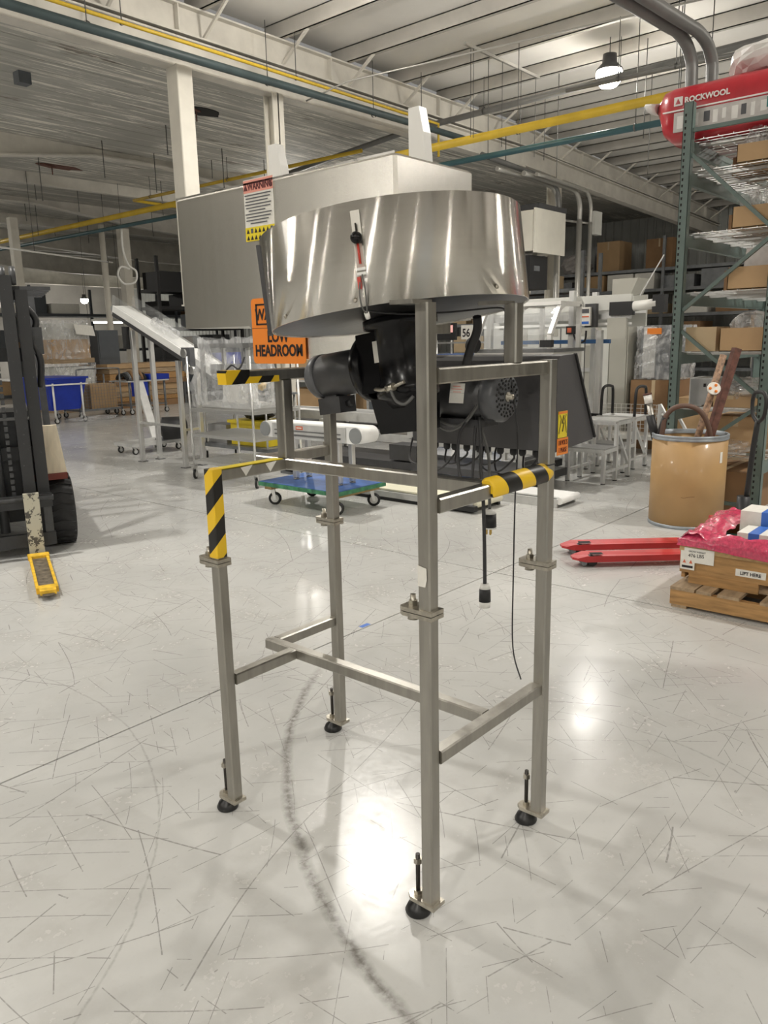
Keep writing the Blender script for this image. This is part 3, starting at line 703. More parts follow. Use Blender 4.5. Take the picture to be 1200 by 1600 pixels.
# cords and plugs
pc = MB().tube([(2.05, 1.37, 1.36), (2.02, 1.345, 1.28), (1.99, 1.325, 1.21), (1.98, 1.31, 1.15), (1.975, 1.30, 1.0), (1.965, 1.29, .845)], .0058, 8, 5).build('power_cord', 'cable', fd)
pg = MB().cyl((1.965, 1.29, .835), (1.962, 1.288, .795), .0175, .0185, 16).build('plug', 'black_matt', pc)
MB().cyl((1.966, 1.291, .852), (1.965, 1.29, .835), .013, .017, 14).build('plug_collar', 'white_plastic', pg); MB().cyl((1.962, 1.288, .795), (1.961, 1.2875, .777), .0182, .0165, 16).build('plug_collar', 'white_plastic', pg)
pc = MB().tube([(2.06, 1.38, 1.35), (2.06, 1.345, 1.25), (2.055, 1.335, 1.17), (2.05, 1.33, 1.07)], .005, 8, 5).build('power_cord', 'cable_grey', fd)
pg = MB().cyl((2.05, 1.33, 1.055), (2.05, 1.33, 1.01), .0215, .0225, 16).build('plug', 'black_matt', pc)
MB().cyl((2.05, 1.33, 1.07), (2.05, 1.33, 1.055), .012, .02, 14).build('plug_collar', 'white_plastic', pg); MB().cyl((2.05, 1.33, 1.012), (2.05, 1.33, 1.008), .0228, n=16).build('plug_collar', 'white_plastic', pg)
for dx, dy in ((.008, 0), (-.006, .007), (-.006, -.007)): MB().box(2.05+dx-.0015, 2.05+dx+.0015, 1.33+dy-.003, 1.33+dy+.003, .988, 1.01).build('prong', 'brass', pg)
MB().tube([(2.06, 1.39, 1.36), (2.0, 1.36, 1.2), (1.96, 1.34, 1.15), (1.93, 1.36, 1.19), (1.98, 1.4, 1.3), (2.03, 1.4, 1.35)], .005, 7, 6).build('cord_slack', 'cable', fd)
MB().tube([(2.13, 1.31, 1.5), (2.112, 1.27, 1.3), (2.09, 1.262, 1.1), (2.075, 1.255, .85), (2.07, 1.25, .62), (2.04, 1.2, .53)], .0026, 6, 6).build('thin_cable', 'cable', fd)
MB().box(2.0, 2.04, 1.3, 1.325, 1.488, 1.496).build('cable_clip', 'white_plastic', fd)
cd = MB(); cd.tube([(1.93, 1.30, 1.66), (1.945, 1.31, 1.62), (1.95, 1.34, 1.56), (1.96, 1.37, 1.48)], .013, 8, 4); cd.build('cable_sleeve', 'black_matt', fd)

# hood: large brushed steel box behind the drum
HX0, HX1, HY0, HY1, HZ0, HZ1 = 2.30, 2.79, 1.90, 3.225, 1.672, 2.252
hp = MB(); c = .012
def rr(z, g): return [(HX0+g, HY0, z), (HX1-g, HY0, z), (HX1, HY0+g, z), (HX1, HY1-g, z), (HX1-g, HY1, z), (HX0+g, HY1, z), (HX0, HY1-g, z), (HX0, HY0+g, z)]
hp.loft([rr(HZ0, c), rr(HZ1-.01, c), [tuple((p[0]+(.01 if p[0] < 2.5 else -.01), p[1]+(.01 if p[1] < 2.5 else -.01), HZ1)) for p in rr(HZ1-.01, c)]])
hood = hp.build('hood', 'hood_steel', fd)
m = MB(); m.box(HX0-.004, HX0, HY0, HY1-.01, HZ1-.004, HZ1+.004); m.build('hood_top_hem', 'steel_top', hood)
MB().prism([(HX0+.002, 1.95, HZ0), (HX0+.002, 2.75, HZ0), (HX0+.002, 2.62, 1.545), (HX0+.002, 1.95, 1.50)], (.25, 0, 0)).build('hood_chute', 'hood_steel', hood)
MB().box(2.4, 2.7, 1.95, 2.06, 1.62, HZ0).build('hood_mount', 'steel_tube', hood)
for (ya, yb, z1) in ((2.125, 2.19, 2.53), (2.99, 3.06, 2.53)):
    MB().prism([(2.74, ya-.03, HZ1-.02), (2.74, yb, HZ1-.02), (2.74, yb, z1), (2.74, yb-.055, z1), (2.74, ya-.012, z1-.10)], (.05, 0, 0)).build('guide_upright', 'white_gloss', hood)
NY, FX = (0, -1, 0), HX0-.0045
wl = plate(MB(), (HX0-.002, 2.64, 2.145), NY, U_, .185, .245, .002).build('warning_sticker', 'label_white', hood)
plate(MB(), (FX+.001, 2.64, 2.240), NY, U_, .185, .05, .001).build('sticker_header', 'label_pink', wl)
text('WARNING', .040, 'ink_red', wl, (FX, 2.705, 2.225), NY, U_, bold=.0012, sx=.80)
tri(MB(), (FX, 2.718, 2.238), NY, U_, .026, .026).build('alert_triangle', 'ink_red', wl)
plate(MB(), (FX, 2.560, 2.238), NY, U_, .010, .03, .0008).build('alert_bar', 'ink_red', wl)
for i in range(10): plate(MB(), (FX, 2.644+(.008 if i % 3 == 2 else 0), 2.205-.0125*i), NY, U_, .165-(.06 if i in (5, 9) else .012*(i % 3)), .0045, .0008).build('print_line', 'ink_grey', wl)
plate(MB(), (FX+.001, 2.64, 2.050), NY, U_, .185, .056, .001).build('sticker_footer', 'label_yellow', wl)
for r_ in range(2):
    for i in range(7):
        c_ = (FX, 2.715-.025*i, 2.063-.027*r_); tri(MB(), c_, NY, U_, .018, .018).build('hazard_symbol', 'ink', wl) if (i+r_*2) % 5 != 1 else plate(MB(), c_, NY, U_, .014, .018, .0008).build('hazard_symbol', 'ink_grey', wl)
sg = MB(); cy, cz, w, h, rr_ = 2.555, 1.648, .33, .275, .018
pts = []
for (sy, sz, a0) in ((1, -1, -90), (1, 1, 0), (-1, 1, 90), (-1, -1, 180)):
    for i in range(5):
        an = math.radians(a0+i*22.5); pts.append((FX-.004, cy-(sy*(w/2-rr_)+rr_*math.cos(an)), cz+sz*(h/2-rr_)+rr_*math.sin(an)))
sign = sg.prism(pts, (.003, 0, 0)).build('headroom_sign', 'label_orange', hood)
GX = FX-.005
fr = MB()
for (ya, yb, za, zb) in ((.03, .30, .245, .252), (.03, .30, .163, .170), (.03, .04, .163, .252), (.29, .30, .163, .252)):
    fr.box(GX-.0005, GX+.0005, cy+w/2-yb, cy+w/2-ya, cz-h/2+za, cz-h/2+zb)
fr.build('sign_border', 'ink', sign)
MB().box(FX-.0046, FX-.004, cy-w/2, cy+w/2, cz-h/2+.149, cz-h/2+.151).build('sign_rule', 'ink_red', sign)
text('WARNING', .066, 'ink', sign, (GX, cy, cz-h/2+.185), NY, U_, align='CENTER', bold=.0015, sx=.86)
text('LOW', .066, 'ink', sign, (GX, cy, cz-h/2+.092), NY, U_, align='CENTER', bold=.0022, sx=.86)
text('HEADROOM', .066, 'ink', sign, (GX, cy, cz-h/2+.033), NY, U_, align='CENTER', bold=.0022, sx=.80)
# ------------------------------------------------------------------ services under the roof
def pipe(name, label, pts, r, mat, hang=(), ztop=None, cat='pipe', sub=0, n=12, ring=True):
    c = V3(pts[0]); t = thing(name, label, cat, c)
    MB().tube(pts, r, n, sub).build('pipe_run', mat, t)
    for (x, y, z) in hang:
        zt = ztop if ztop else zr(x)+.36
        MB().cyl((x, y, z), (x, y, zt), .006, n=5).build('hanger_rod', 'rod', t)
        if ring: MB().lathe([(r+.008, -.012), (r+.008, .012)], (x, y, z), (0, 1, 0), 12, capb=False, capt=False).build('hanger_ring', 'rod', t)
    return t
pipe('gas_pipe', 'thick yellow pipe crossing under the roof above the drum', [(10.82, 2.9, 4.60), (10.85, 24.0, 4.60), (10.85, 42.5, 4.60)], .062, 'pipe_yellow', [(10.85, y, 4.60) for y in (4.2, 6.6, 8.4)]+[])
pipe('sprinkler_pipe', 'dark teal pipe hung just below the thick yellow pipe', [(11.15, 2.9, 4.38), (11.1, 8.0, 4.38), (10.8, 23.6, 4.38), (10.75, 42.0, 4.38)], .045, 'pipe_teal', [(11.12, y, 4.38) for y in (4.9, 7.3)])
pipe('grey_pipe', 'grey pipe high under the roof, above the thick yellow pipe', [(11.6, 3.4, 5.25), (11.85, 9.5, 5.25), (11.95, 13.0, 5.0)], .05, 'pipe_grey', [(11.65, 5.4, 5.25), (11.75, 7.8, 5.25)])
pipe('teal_main_pipe', 'fat dark teal pipe running along the roof girder', [(-2, 8.6, 4.98), (7.0, 8.6, 5.02), (11.2, 8.6, 5.05), (12.4, 8.6, 5.05)], .052, 'pipe_dark', [(x, 8.6, 5.02) for x in (5.15, 7.75, 9.9)])
pipe('thin_gas_pipe', 'thin yellow pipe running along the roof girder', [(-2, 8.62, 5.17), (6.5, 8.62, 5.185), (10.9, 8.62, 5.17), (11.6, 8.62, 5.17), (11.6, 8.62, 4.65)], .022, 'pipe_yellow', [(x, 8.62, 5.18) for x in (5.6, 8.3)])
pipe('thin_conduit', 'thin pale conduit slanting across the underside of the purlins', [(8.6, 8.75, 4.97), (9.0, 8.3, 5.22), (10.6, 3.0, 5.50)], .012, 'conduit')
pipe('twin_conduit', 'left one of two fat grey conduits bending down behind the red bag', [(1.0, 3.35, 4.28), (4.0, 3.28, 4.28), (7.2, 3.09, 4.28), (7.75, 3.04, 4.26), (7.98, 3.01, 4.12), (8.02, 3.0, 3.9), (8.02, 3.0, 3.2)], .055, 'pipe_grey', [(5.0, 3.24, 4.28)], sub=5)
pipe('twin_conduit', 'right one of two fat grey conduits bending down behind the red bag', [(1.0, 3.19, 4.28), (4.0, 3.13, 4.28), (7.3, 2.95, 4.28), (7.9, 2.9, 4.26), (8.12, 2.87, 4.12), (8.16, 2.86, 3.9), (8.16, 2.86, 3.2)], .055, 'pipe_grey', [(5.6, 3.05, 4.28)], sub=5)
pipe('cross_conduit', 'slim grey conduit ending in a small bend near the red bag', [(11.0, 5.9, 5.02), (10.9, 3.9, 4.95), (10.9, 3.3, 4.93), (10.9, 3.1, 4.85)], .03, 'pipe_grey', [(10.95, 5.1, 4.99), (10.92, 4.3, 4.97)])
# second yellow branch and bright conduit inside the low bay
pipe('yellow_branch_pipe', 'thin yellow branch pipe under the low ceiling left of the hood', [(11.5, 10.3, 5.0), (11.3, 17.5, 5.0), (13.2, 17.6, 5.0)], .035, 'pipe_yellow', [(11.35, 14.0, 5.0), (11.3, 16.8, 5.0)], 5.46)
pipe('white_rail', 'thin white rail hung under the low ceiling above the forklift', [(7.6, 17.5, 3.72), (11.6, 19.2, 3.72)], .02, 'white_plastic', [(9.0, 18.1, 3.72), (11.4, 19.1, 3.72)], 5.46, 'rail')
t = thing('hanging_cable', 'pale coiled cable hanging below the teal pipe at far left', 'cable', (11.2, 18.0, 3.3))
MB().tube([(11.2, 18, 4.4), (11.2, 18, 3.9), (11.28, 17.95, 3.55), (11.45, 17.9, 3.4), (11.4, 17.9, 3.15), (11.15, 18, 3.1), (11.0, 18, 3.3), (11.1, 18, 3.5), (11.3, 17.95, 3.45)], .025, 7, 6).build('cable_run', 'white_plastic', t)
MB().cyl((11.2, 18, 4.4), (11.2, 18, 5.46), .006, n=5).build('hanger_rod', 'rod', t)
# hangers dangling from the low ceiling, each a loose rod
R1 = random.Random(8)
for i in range(26):
    x, y = R1.uniform(7.5, 14), R1.uniform(12.5, 26)
    solo(MB().cyl((x, y, 5.46-R1.uniform(.35, 1.0)), (x, y, 5.46), .009, n=5), 'ceiling_rod', 'rod', 'loose threaded rod hanging from the low painted ceiling', 'rod', 'loose rods under the low ceiling')
for i, (x, y) in enumerate(((12.6, 6.9), (12.1, 5.2), (13.4, 7.6), (13.5, 5.7), (11.3, 4.4), (10.9, 3.85))):
    solo(MB().cyl((x, y, 4.2+.25*(i % 3)), (x, y, zr(x)+.40), .007, n=5), 'roof_rod', 'rod', 'loose hanger rod below the roof purlins near the bright lamp', 'rod', 'loose rods under the purlins')
t = thing('strut_channel', 'pale strut channel fixed across the purlins with hanging rods', 'bracket', (10.9, 6.9, 5.7))
MB().bar((10.2, 7.1, 5.72), (12.3, 7.1, 5.72), .04, .04, 0).build('channel', 'conduit', t)
for x in (10.35, 10.42, 11.2, 11.75, 12.2): MB().cyl((x, 7.1, 4.5), (x, 7.1, 5.71), .005, n=5).build('hanger_rod', 'rod', t)
solo(MB().prism([(5.9, 11.75, 5.28), (6.08, 11.75, 5.28), (6.08, 11.92, 5.28), (5.9, 11.92, 5.28)], (0, 0, .165)), 'ceiling_speaker', 'cabinet_grey', 'small dark box fixed under the low ceiling at upper left', 'speaker')
def hole(x, y, a, b, mat, label, seed):
    R = random.Random(seed); pts = [(x+a*(1+R.uniform(-.25, .15))*math.cos(k*.45), y+b*(1+R.uniform(-.25, .15))*math.sin(k*.45), 5.425) for k in range(14)]
    t = thing('ceiling_hole', label, 'hole', (x, y, 5.425)); MB().prism(pts, (0, 0, .008)).build('rotten_patch', mat, t)
    MB().cyl((x-a*.3, y, 5.25), (x-a*.3, y, 5.43), .012, n=5).build('splinter', 'rust', t); MB().bar((x-a*.9, y-b*.5, 5.42), (x-a*.2, y-b*.2, 5.40), .05, .015, 0).build('splinter', 'rust', t)
hole(8.95, 11.6, .42, .22, 'hole_black', 'black ragged hole in the low ceiling beside the broad pale column', 1)
hole(9.3, 17.2, .5, .22, 'rust', 'rotten brown patch in the low ceiling at far left', 2)
# wall-hung electrical box and conduits by the third column
t = thing('electrical_box', 'cream electrical box hung beside the column right of the drum', 'electrical box', (15.0, 8.5, 3.2))
MB().box(14.35, 15.5, 8.32, 8.85, 3.28, 4.05).build('cabinet', 'cream_paint', t)
MB().box(14.45, 15.6, 8.28, 8.9, 4.08, 4.18).build('top_tray', 'motor_grey', t)
MB().box(14.32, 15.55, 8.28, 8.32, 3.24, 4.08).build('door', 'cream_paint', t)
MB().box(15.5, 16.3, 8.86, 8.9, 3.4, 3.5).build('bracket', 'conduit', t); MB().box(15.5, 16.3, 8.86, 8.9, 3.9, 4.0).build('bracket', 'conduit', t)
t = thing('hoist_motor', 'dark motor unit under the cream electrical box', 'motor', (14.6, 8.6, 2.45))
MB().box(14.35, 15.05, 8.4, 8.85, 2.55, 3.2).build('body', 'black_matt', t); MB().box(14.5, 14.7, 8.38, 8.4, 2.9, 3.0).build('plate', 'steel_grey', t); MB().box(14.6, 14.8, 8.5, 8.7, 3.2, 3.28).build('bracket', 'conduit', t)
for i, (x, r) in enumerate(((16.0, .05), (16.75, .06), (17.0, .045))):
    t = thing('vertical_conduit', ('thin conduit rising just left of the third column', 'fat pale conduit rising just right of the third column', 'slim pale conduit, rightmost beside the third column')[i], 'pipe', (x, 8.6, 0)); yc = (8.72, 8.58, 8.44)[i]
    MB().cyl((x, yc, 0), (x, yc, (3.9, 4.1, 4.05)[i]), r, n=10).build('pipe_run', 'conduit', t)
    MB().tube([(x, yc, (3.9, 4.1, 4.05)[i]), (x, yc, 4.4), (x-.15, yc, 4.62), (x-.5, yc, 4.7), (x-2.4, yc, 4.75)], r*.9, 8, 5).build('pipe_bend', 'conduit', t)
t = thing('dark_conduit', 'dark curved conduit arching over the cream electrical box', 'pipe', (15.9, 8.7, 4.2))
MB().tube([(13.2, 8.8, 4.95), (15.0, 8.75, 4.85), (15.7, 8.7, 4.75), (15.95, 8.68, 4.5), (15.95, 8.66, 4.05)], .055, 8, 5).build('pipe_run', 'pipe_grey', t)
MB().cyl((14.0, 8.78, 4.92), (14.0, 8.78, 5.5), .01, n=5).build('hanger_rod', 'rod', t)
t = thing('notice_board', 'small pale board fixed beside the conduits on the third column', 'board', (17.5, 8.55, 3.85)); MB().box(17.35, 17.7, 8.5, 8.62, 3.85, 4.35).build('panel', 'cabinet_light', t); MB().bar((16.4, 8.86, 4.1), (17.6, 8.64, 4.1), .04, .04, 0).build('bracket', 'conduit', t)
# columns and rails of the low bay, far left
t = thing('round_post', 'pale round post with a yellow foot in the far left bay', 'column', (11.85, 20.0, 0))
MB().cyl((11.85, 20, .0), (11.85, 20, 4.75), .085, n=14).build('post_shaft', 'col_paint', t); MB().cyl((11.85, 20, .55), (11.85, 20, 1.25), .092, n=14).build('post_guard', 'yellow_bin', t)
boxcolumn(9.75, 20.6, 4.8, .2, 'square pale column just right of the forklift mast')
boxcolumn(12.85, 20.6, 4.8, .26, 'square pale column behind the raised end of the incline conveyor')
# ------------------------------------------------------------------ right side: pallet rack
PX, PY1, PY2, RX2 = 7.09, 2.665, 1.90, 9.6
rk = thing('pallet_rack', 'grey green perforated pallet rack with wire decks at the right', 'rack', (PX, PY1, 0))
def upright(x, y, z1):
    m = MB(); w, d, t = .077, .07, .004
    m.box(x, x+d, y-w/2, y-w/2+t, 0, z1); m.box(x, x+d, y+w/2-t, y+w/2, 0, z1); m.box(x, x+t, y-w/2, y+w/2, 0, z1)
    u = m.build('upright', 'rack_green', rk)
    MB().box(x-.02, x+d+.02, y-w/2-.02, y+w/2+.02, 0, .008).build('foot_plate', 'rack_green', u)
    if x < 8:
        h = MB(); z = .15
        while z < z1-.05:
            for s in (.018,): h.prism([(x-.0008, y+s-.008, z), (x-.0008, y+s+.008, z), (x-.0008, y+s+.006, z-.022), (x-.0008, y+s-.006, z-.022)], (.0008, 0, 0))
            z += .0508*1.0
        h.build('slot_hole', 'hole_black', u, kind='stuff')
    return u
for x in (PX, RX2):
    for y in (PY1, PY2): upright(x, y, 3.49)
def brace(p, q): MB().bar(p, q, .035, .03, 0).build('brace', 'rack_green', rk)
xb = PX+.035
for x in (xb, RX2+.035):
    for z in (3.27, 1.38*0+.12): brace((x, PY1-.04, z), (x, PY2+.04, z))
    for z0, z1 in ((3.08, 2.42), (1.80, 2.36), (1.62, 1.06), (.45, .98)): brace((x, PY1-.04, z0), (x, PY2+.04, z1))
LEV = [(3.20, 'top'), (2.95, ''), (2.44, ''), (1.945, ''), (1.43, ''), (.93, ''), (.5, '')]
for i, (z, _) in enumerate(LEV):
    for y in (PY1+.005, PY2-.005):
        MB().box(PX+.075, RX2, y-.022, y+.022, z-.10, z).build('beam', 'rack_green', rk)
    w = MB()
    x = PX+.10
    while x < RX2-.02: w.box(x, x+.006, PY2+.0, PY1-.0, z+.001, z+.007); x += .10
    y = PY2+.05
    while y < PY1: w.box(PX+.08, RX2-.02, y, y+.006, z+.006, z+.012); y += .12
    for k in range(5): w.box(PX+.25+.5*k, PX+.30+.5*k, PY2, PY1, z-.02, z+.001)
    w.build('wire_deck', 'chrome_wire', rk, kind='stuff')
def carton(x0, x1, y0, y1, z, h, label, mat='cardboard', open_top=False, group=None, tape=True):
    t = thing('cardboard_box', label, 'box', ((x0+x1)/2, (y0+y1)/2, z), group=group); w = .006
    m = MB()
    if open_top:
        m.box(x0, x1, y0, y1, z, z+w); m.box(x0, x0+w, y0, y1, z, z+h); m.box(x1-w, x1, y0, y1, z, z+h); m.box(x0, x1, y0, y0+w, z, z+h); m.box(x0, x1, y1-w, y1, z, z+h)
    else: m.box(x0, x1, y0, y1, z, z+h)
    m.build('carton', mat, t)
    if tape and not open_top: MB().box(x0-.001, x1+.001, (y0+y1)/2-.025, (y0+y1)/2+.025, z+h*.72, z+h+.001).build('tape', 'cardboard_pale', t)
    return t
def bag(c, s, seed, label, mat='clear_bag', name='plastic_bag', group=None):
    m = MB(); crumple(m, c, s, seed); return solo(m, name, mat, label, 'bag', group, base=c)
rows = [(2.95, 'second', .11, 2.275), (2.44, 'third', .13, 2.275), (1.945, 'fourth', .14, 2.28), (1.43, 'fifth', .15, 2.31)]
for z, nm, h, ye in rows:
    zz = z+.0125
    carton(PX+.08, PX+.55, PY2-.25, ye, zz, h*1.3, f'open cardboard box at the end of the {nm} rack shelf from the top', open_top=True)
    carton(PX+.62, PX+1.1, PY2+.02, ye+.2, zz, h*1.4, f'cardboard box behind the end box on the {nm} rack shelf', 'cardboard_dark')
bag((PX+.22, 2.16, 2.95+.03), (.09, .09, .14), 11, 'upright clear plastic bag in the box on the second rack shelf')
bag((PX+.24, 1.98, 2.95+.03), (.10, .10, .13), 12, 'clear plastic bag at the right in the second shelf box')
bag((PX+.25, 2.18, 2.44+.03), (.13, .09, .15), 13, 'crumpled clear plastic bag in the third shelf box')
bag((PX+.25, 1.98, 2.44+.03), (.13, .10, .16), 14, 'clear bag at the right in the third shelf box')
m = MB(); plate(m, (PX+.35, 2.0, 2.22), (0, 1, 0), (.3, 0, 1), .45, .18, .03); solo(m, 'foam_slab', 'rockwool_grey', 'pale foam slab leaning in the fourth shelf box', 'foam')
bag((PX+.25, 2.10, 1.43+.03), (.14, .17, .155), 15, 'heap of crumpled clear film spilling from the fifth shelf box')
carton(PX+.14, PX+.6, 2.36, PY1-.04, 1.4425, .21, 'pale plain carton beside the upright on the fifth rack shelf', 'cardboard_pale')
carton(PX+.5, PX+1.0, 2.05, 2.45, .513, .33, 'carton with a paper tape band on the low rack shelf', 'cardboard')
carton(PX+.3, PX+.85, 2.0, 2.5, .943, .10, 'flat carton on the sixth rack shelf', 'cardboard')
t = thing('fuse_cabinet', 'small grey steel cabinet standing inside the pallet rack', 'cabinet', (8.2, 2.95, .943))
MB().box(PX+.3, PX+.62, 2.40, 2.62, .945, 1.2).build('body', 'alu_paint', t); MB().box(PX+.295, PX+.3, 2.41, 2.61, .955, 1.19).build('door', 'metal_sheet', t); MB().box(PX+.285, PX+.295, 2.47, 2.49, 1.12, 1.15).build('latch', 'ink', t)
bag((PX+.5, 2.2, 1.0), (.25, .22, .10), 16, 'clear plastic sack slumped over the flat carton in the rack')
carton(PX+.25, PX+1.3, 1.99, 2.55, .0, .37, 'big brown carton on the floor under the pallet rack', 'cardboard_dark')
bag((PX+.45, 2.28, .512), (.3, .22, .06), 17, 'thin grey plastic sheet draped on the low rack shelf')
# red insulation bag on the rack top
rb = thing('insulation_bag', 'long red bag of insulation lying across the top of the rack', 'bag', (7.46, 2.2, 3.21))
prof = []
def rrect(y, sx, sz, cz, n=28, p=3.2, xc=7.46):
    out = []
    for i in range(n):
        a = 2*math.pi*i/n; c_, s_ = math.cos(a), math.sin(a)
        out.append((xc+sx*math.copysign(abs(c_)**(2/p), c_), y, cz+sz*math.copysign(abs(s_)**(2/p), s_)))
    return out
ys = [(3.06, .05, .04, 3.56), (3.015, .11, .10, 3.53), (2.96, .20, .19, 3.485), (2.87, .245, .235, 3.455), (2.6, .25, .24, 3.45), (2.3, .255, .243, 3.455), (1.9, .25, .236, 3.45), (1.5, .25, .24, 3.45), (1.25, .25, .232, 3.45), (1.15, .16, .14, 3.46)]
MB().loft([rrect(*q) for q in ys], True).build('bag_body', 'rockwool_red', rb)
MB().loft([[(7.46+.12*math.cos(a), 3.06+.0, 3.565+.05*math.sin(a)) for a in [2*math.pi*i/12 for i in range(12)]], [(7.46+.16*math.cos(a), 3.14, 3.585+.04*math.sin(a)) for a in [2*math.pi*i/12 for i in range(12)]]], True).build('bag_tail', 'rockwool_white', rb)
bx = 7.46-.2565
MB().box(bx-.003, bx+.012, 1.2, 2.93, 3.462, 3.474).build('white_stripe', 'rockwool_white', rb)
MB().box(bx-.002, bx+.012, 1.2, 2.83, 3.295, 3.450).build('print_panel', 'rockwool_grey', rb)
for i in range(12): MB().box(bx-.0035, bx-.0015, 2.80-.075*i-.05*(1-(i % 3)*.2), 2.80-.075*i, 3.32+.02*(i % 2), 3.42).build('print_block', 'ink_grey' if i % 4 == 3 else 'rockwool_white', rb)
MB().box(bx-.004, bx, 1.9, 2.08, 3.36, 3.44).build('teal_block', 'teal_box', rb)
MB().box(bx-.002, bx+.01, 2.765, 2.835, 3.505, 3.575).build('logo_square', 'rockwool_white', rb)
m = MB(); tri(m, (bx-.0035, 2.80, 3.54), (0, -1, 0), (0, 0, 1), .044, .044); m.build('logo_mark', 'rockwool_red', rb)
text('ROCKWOOL', .062, 'rockwool_white', rb, (bx-.002, 2.745, 3.518), (0, -1, 0), (0, 0, 1), bold=.0022, sx=1.0, thick=.002)
m = MB(); crumple(m, (7.6, 2.1, 3.69), (.34, .42, .13), 5, 20, 10, .12); solo(m, 'white_sack', 'rockwool_white', 'white plastic sack lying on top of the red insulation bag', 'bag', base=(7.6, 2.1, 3.69))
# fibre drum and what stands in it
D0 = (6.70, 2.345)
fdm = thing('fibre_drum', 'tan fibre drum with a grey metal rim beside the pallet rack', 'drum', (*D0, 0))
MB().lathe([(.302, .02), (.302, .75), (.294, .75), (.294, .03)], (*D0, 0), Z, 48, capb=True, capt=False).build('drum_wall', 'kraft_drum', fdm)
MB().lathe([(.306, .0), (.308, .012), (.306, .028), (.30, .028)], (*D0, 0), Z, 48).build('bottom_chime', 'drum_rim', fdm)
MB().lathe([(.304, .735), (.309, .74), (.309, .752), (.304, .756), (.309, .762), (.309, .776), (.302, .780), (.29, .776), (.29, .74)], (*D0, 0), Z, 48, capb=False, capt=False).build('rim', 'drum_rim', fdm)
MB().lathe([(.29, .05), (.29, .06)], (*D0, 0), Z, 32).build('drum_floor', 'cardboard_dark', fdm)
va = math.radians(254); plate(MB(), (D0[0]+.3035*math.cos(va), D0[1]+.3035*math.sin(va), .60), (-math.sin(va), math.cos(va), 0), Z, .03, .09, .002).build('paper_tag', 'label_white', fdm)
m = MB(); m.tube([(D0[0]-.3025*math.cos(.20+k*.07), D0[1]-.3025*math.sin(.20+k*.07), .27+(.004, .0, .006, .009, .012, .012)[k]) for k in range(6)], .0022, 5, 3); m.build('scratch', 'cardboard_dark', fdm)
def stick(name, label, cat, p, q, r, mat, square=False):
    m = MB(); m.bar(p, q, r*2, r*2, .002) if square else m.cyl(p, q, r, n=14)
    return solo(m, name, mat, label, cat, base=p)
stick('steel_pipe', 'rusty speckled steel pipe leaning out of the fibre drum', 'pipe', (6.55, 2.40, .06), (6.83, 2.16, 1.42), .028, 'rust_pale')
stick('steel_angle', 'dark brown square bar leaning beside the speckled pipe', 'bar', (6.68, 2.34, .06), (6.97, 2.10, 1.47), .03, 'rust', True)
d = (V3((6.83, 2.16, 1.42))-V3((6.55, 2.40, .06))).normalized(); cc = V3((6.55, 2.40, .06))+d*1.13+Vector((-.04, -.02, 0))
t = thing('pipe_flange', 'pale round flange tag with red marks tied to the leaning pipe', 'tag', cc)
MB().lathe([(.05, -.006), (.055, 0), (.05, .006)], cc, (-.75, -.45, .35), 20).build('disc', 'label_white', t)
for k in range(3):
    a = k*2.1; d_, s_, u_ = frame((-.75, -.45, .35)); MB().ball(cc+d_*.007+s_*.03*math.cos(a)+u_*.03*math.sin(a), .013, 8, 5, (1, 1, 1)).build('mark', 'label_orange', t)
t = thing('rubber_hose', 'brown rubber hose arching out of the fibre drum', 'hose', (6.6, 2.4, .06))
MB().tube([(6.55, 2.58, .2), (6.52, 2.52, .75), (6.52, 2.49, .93), (6.55, 2.40, 1.01), (6.62, 2.28, .99), (6.68, 2.2, .86), (6.72, 2.17, .6), (6.72, 2.2, .2)], .021, 10, 6).build('hose', 'hose_brown', t)
MB().cyl((6.55, 2.56, .70), (6.52, 2.50, .92), .03, .026, 12).build('hose_grip', 'black_matt', t)
t = thing('grease_gun', 'shiny metal grease gun sticking out of the fibre drum at left', 'tool', (6.6, 2.55, .06))
MB().cyl((6.63, 2.52, .3), (6.62, 2.68, 1.02), .025, n=14).build('barrel', 'steel_top', t); MB().cyl((6.62, 2.685, 1.02), (6.618, 2.70, 1.09), .034, n=14).build('head', 'white_plastic', t)
MB().cyl((6.6179, 2.7, 1.09), (6.6175, 2.703, 1.105), .036, n=14).build('red_band', 'rust', t); MB().cyl((6.6, 2.6, .72), (6.6, 2.66, .92), .035, n=10).build('handle', 'black_matt', t)

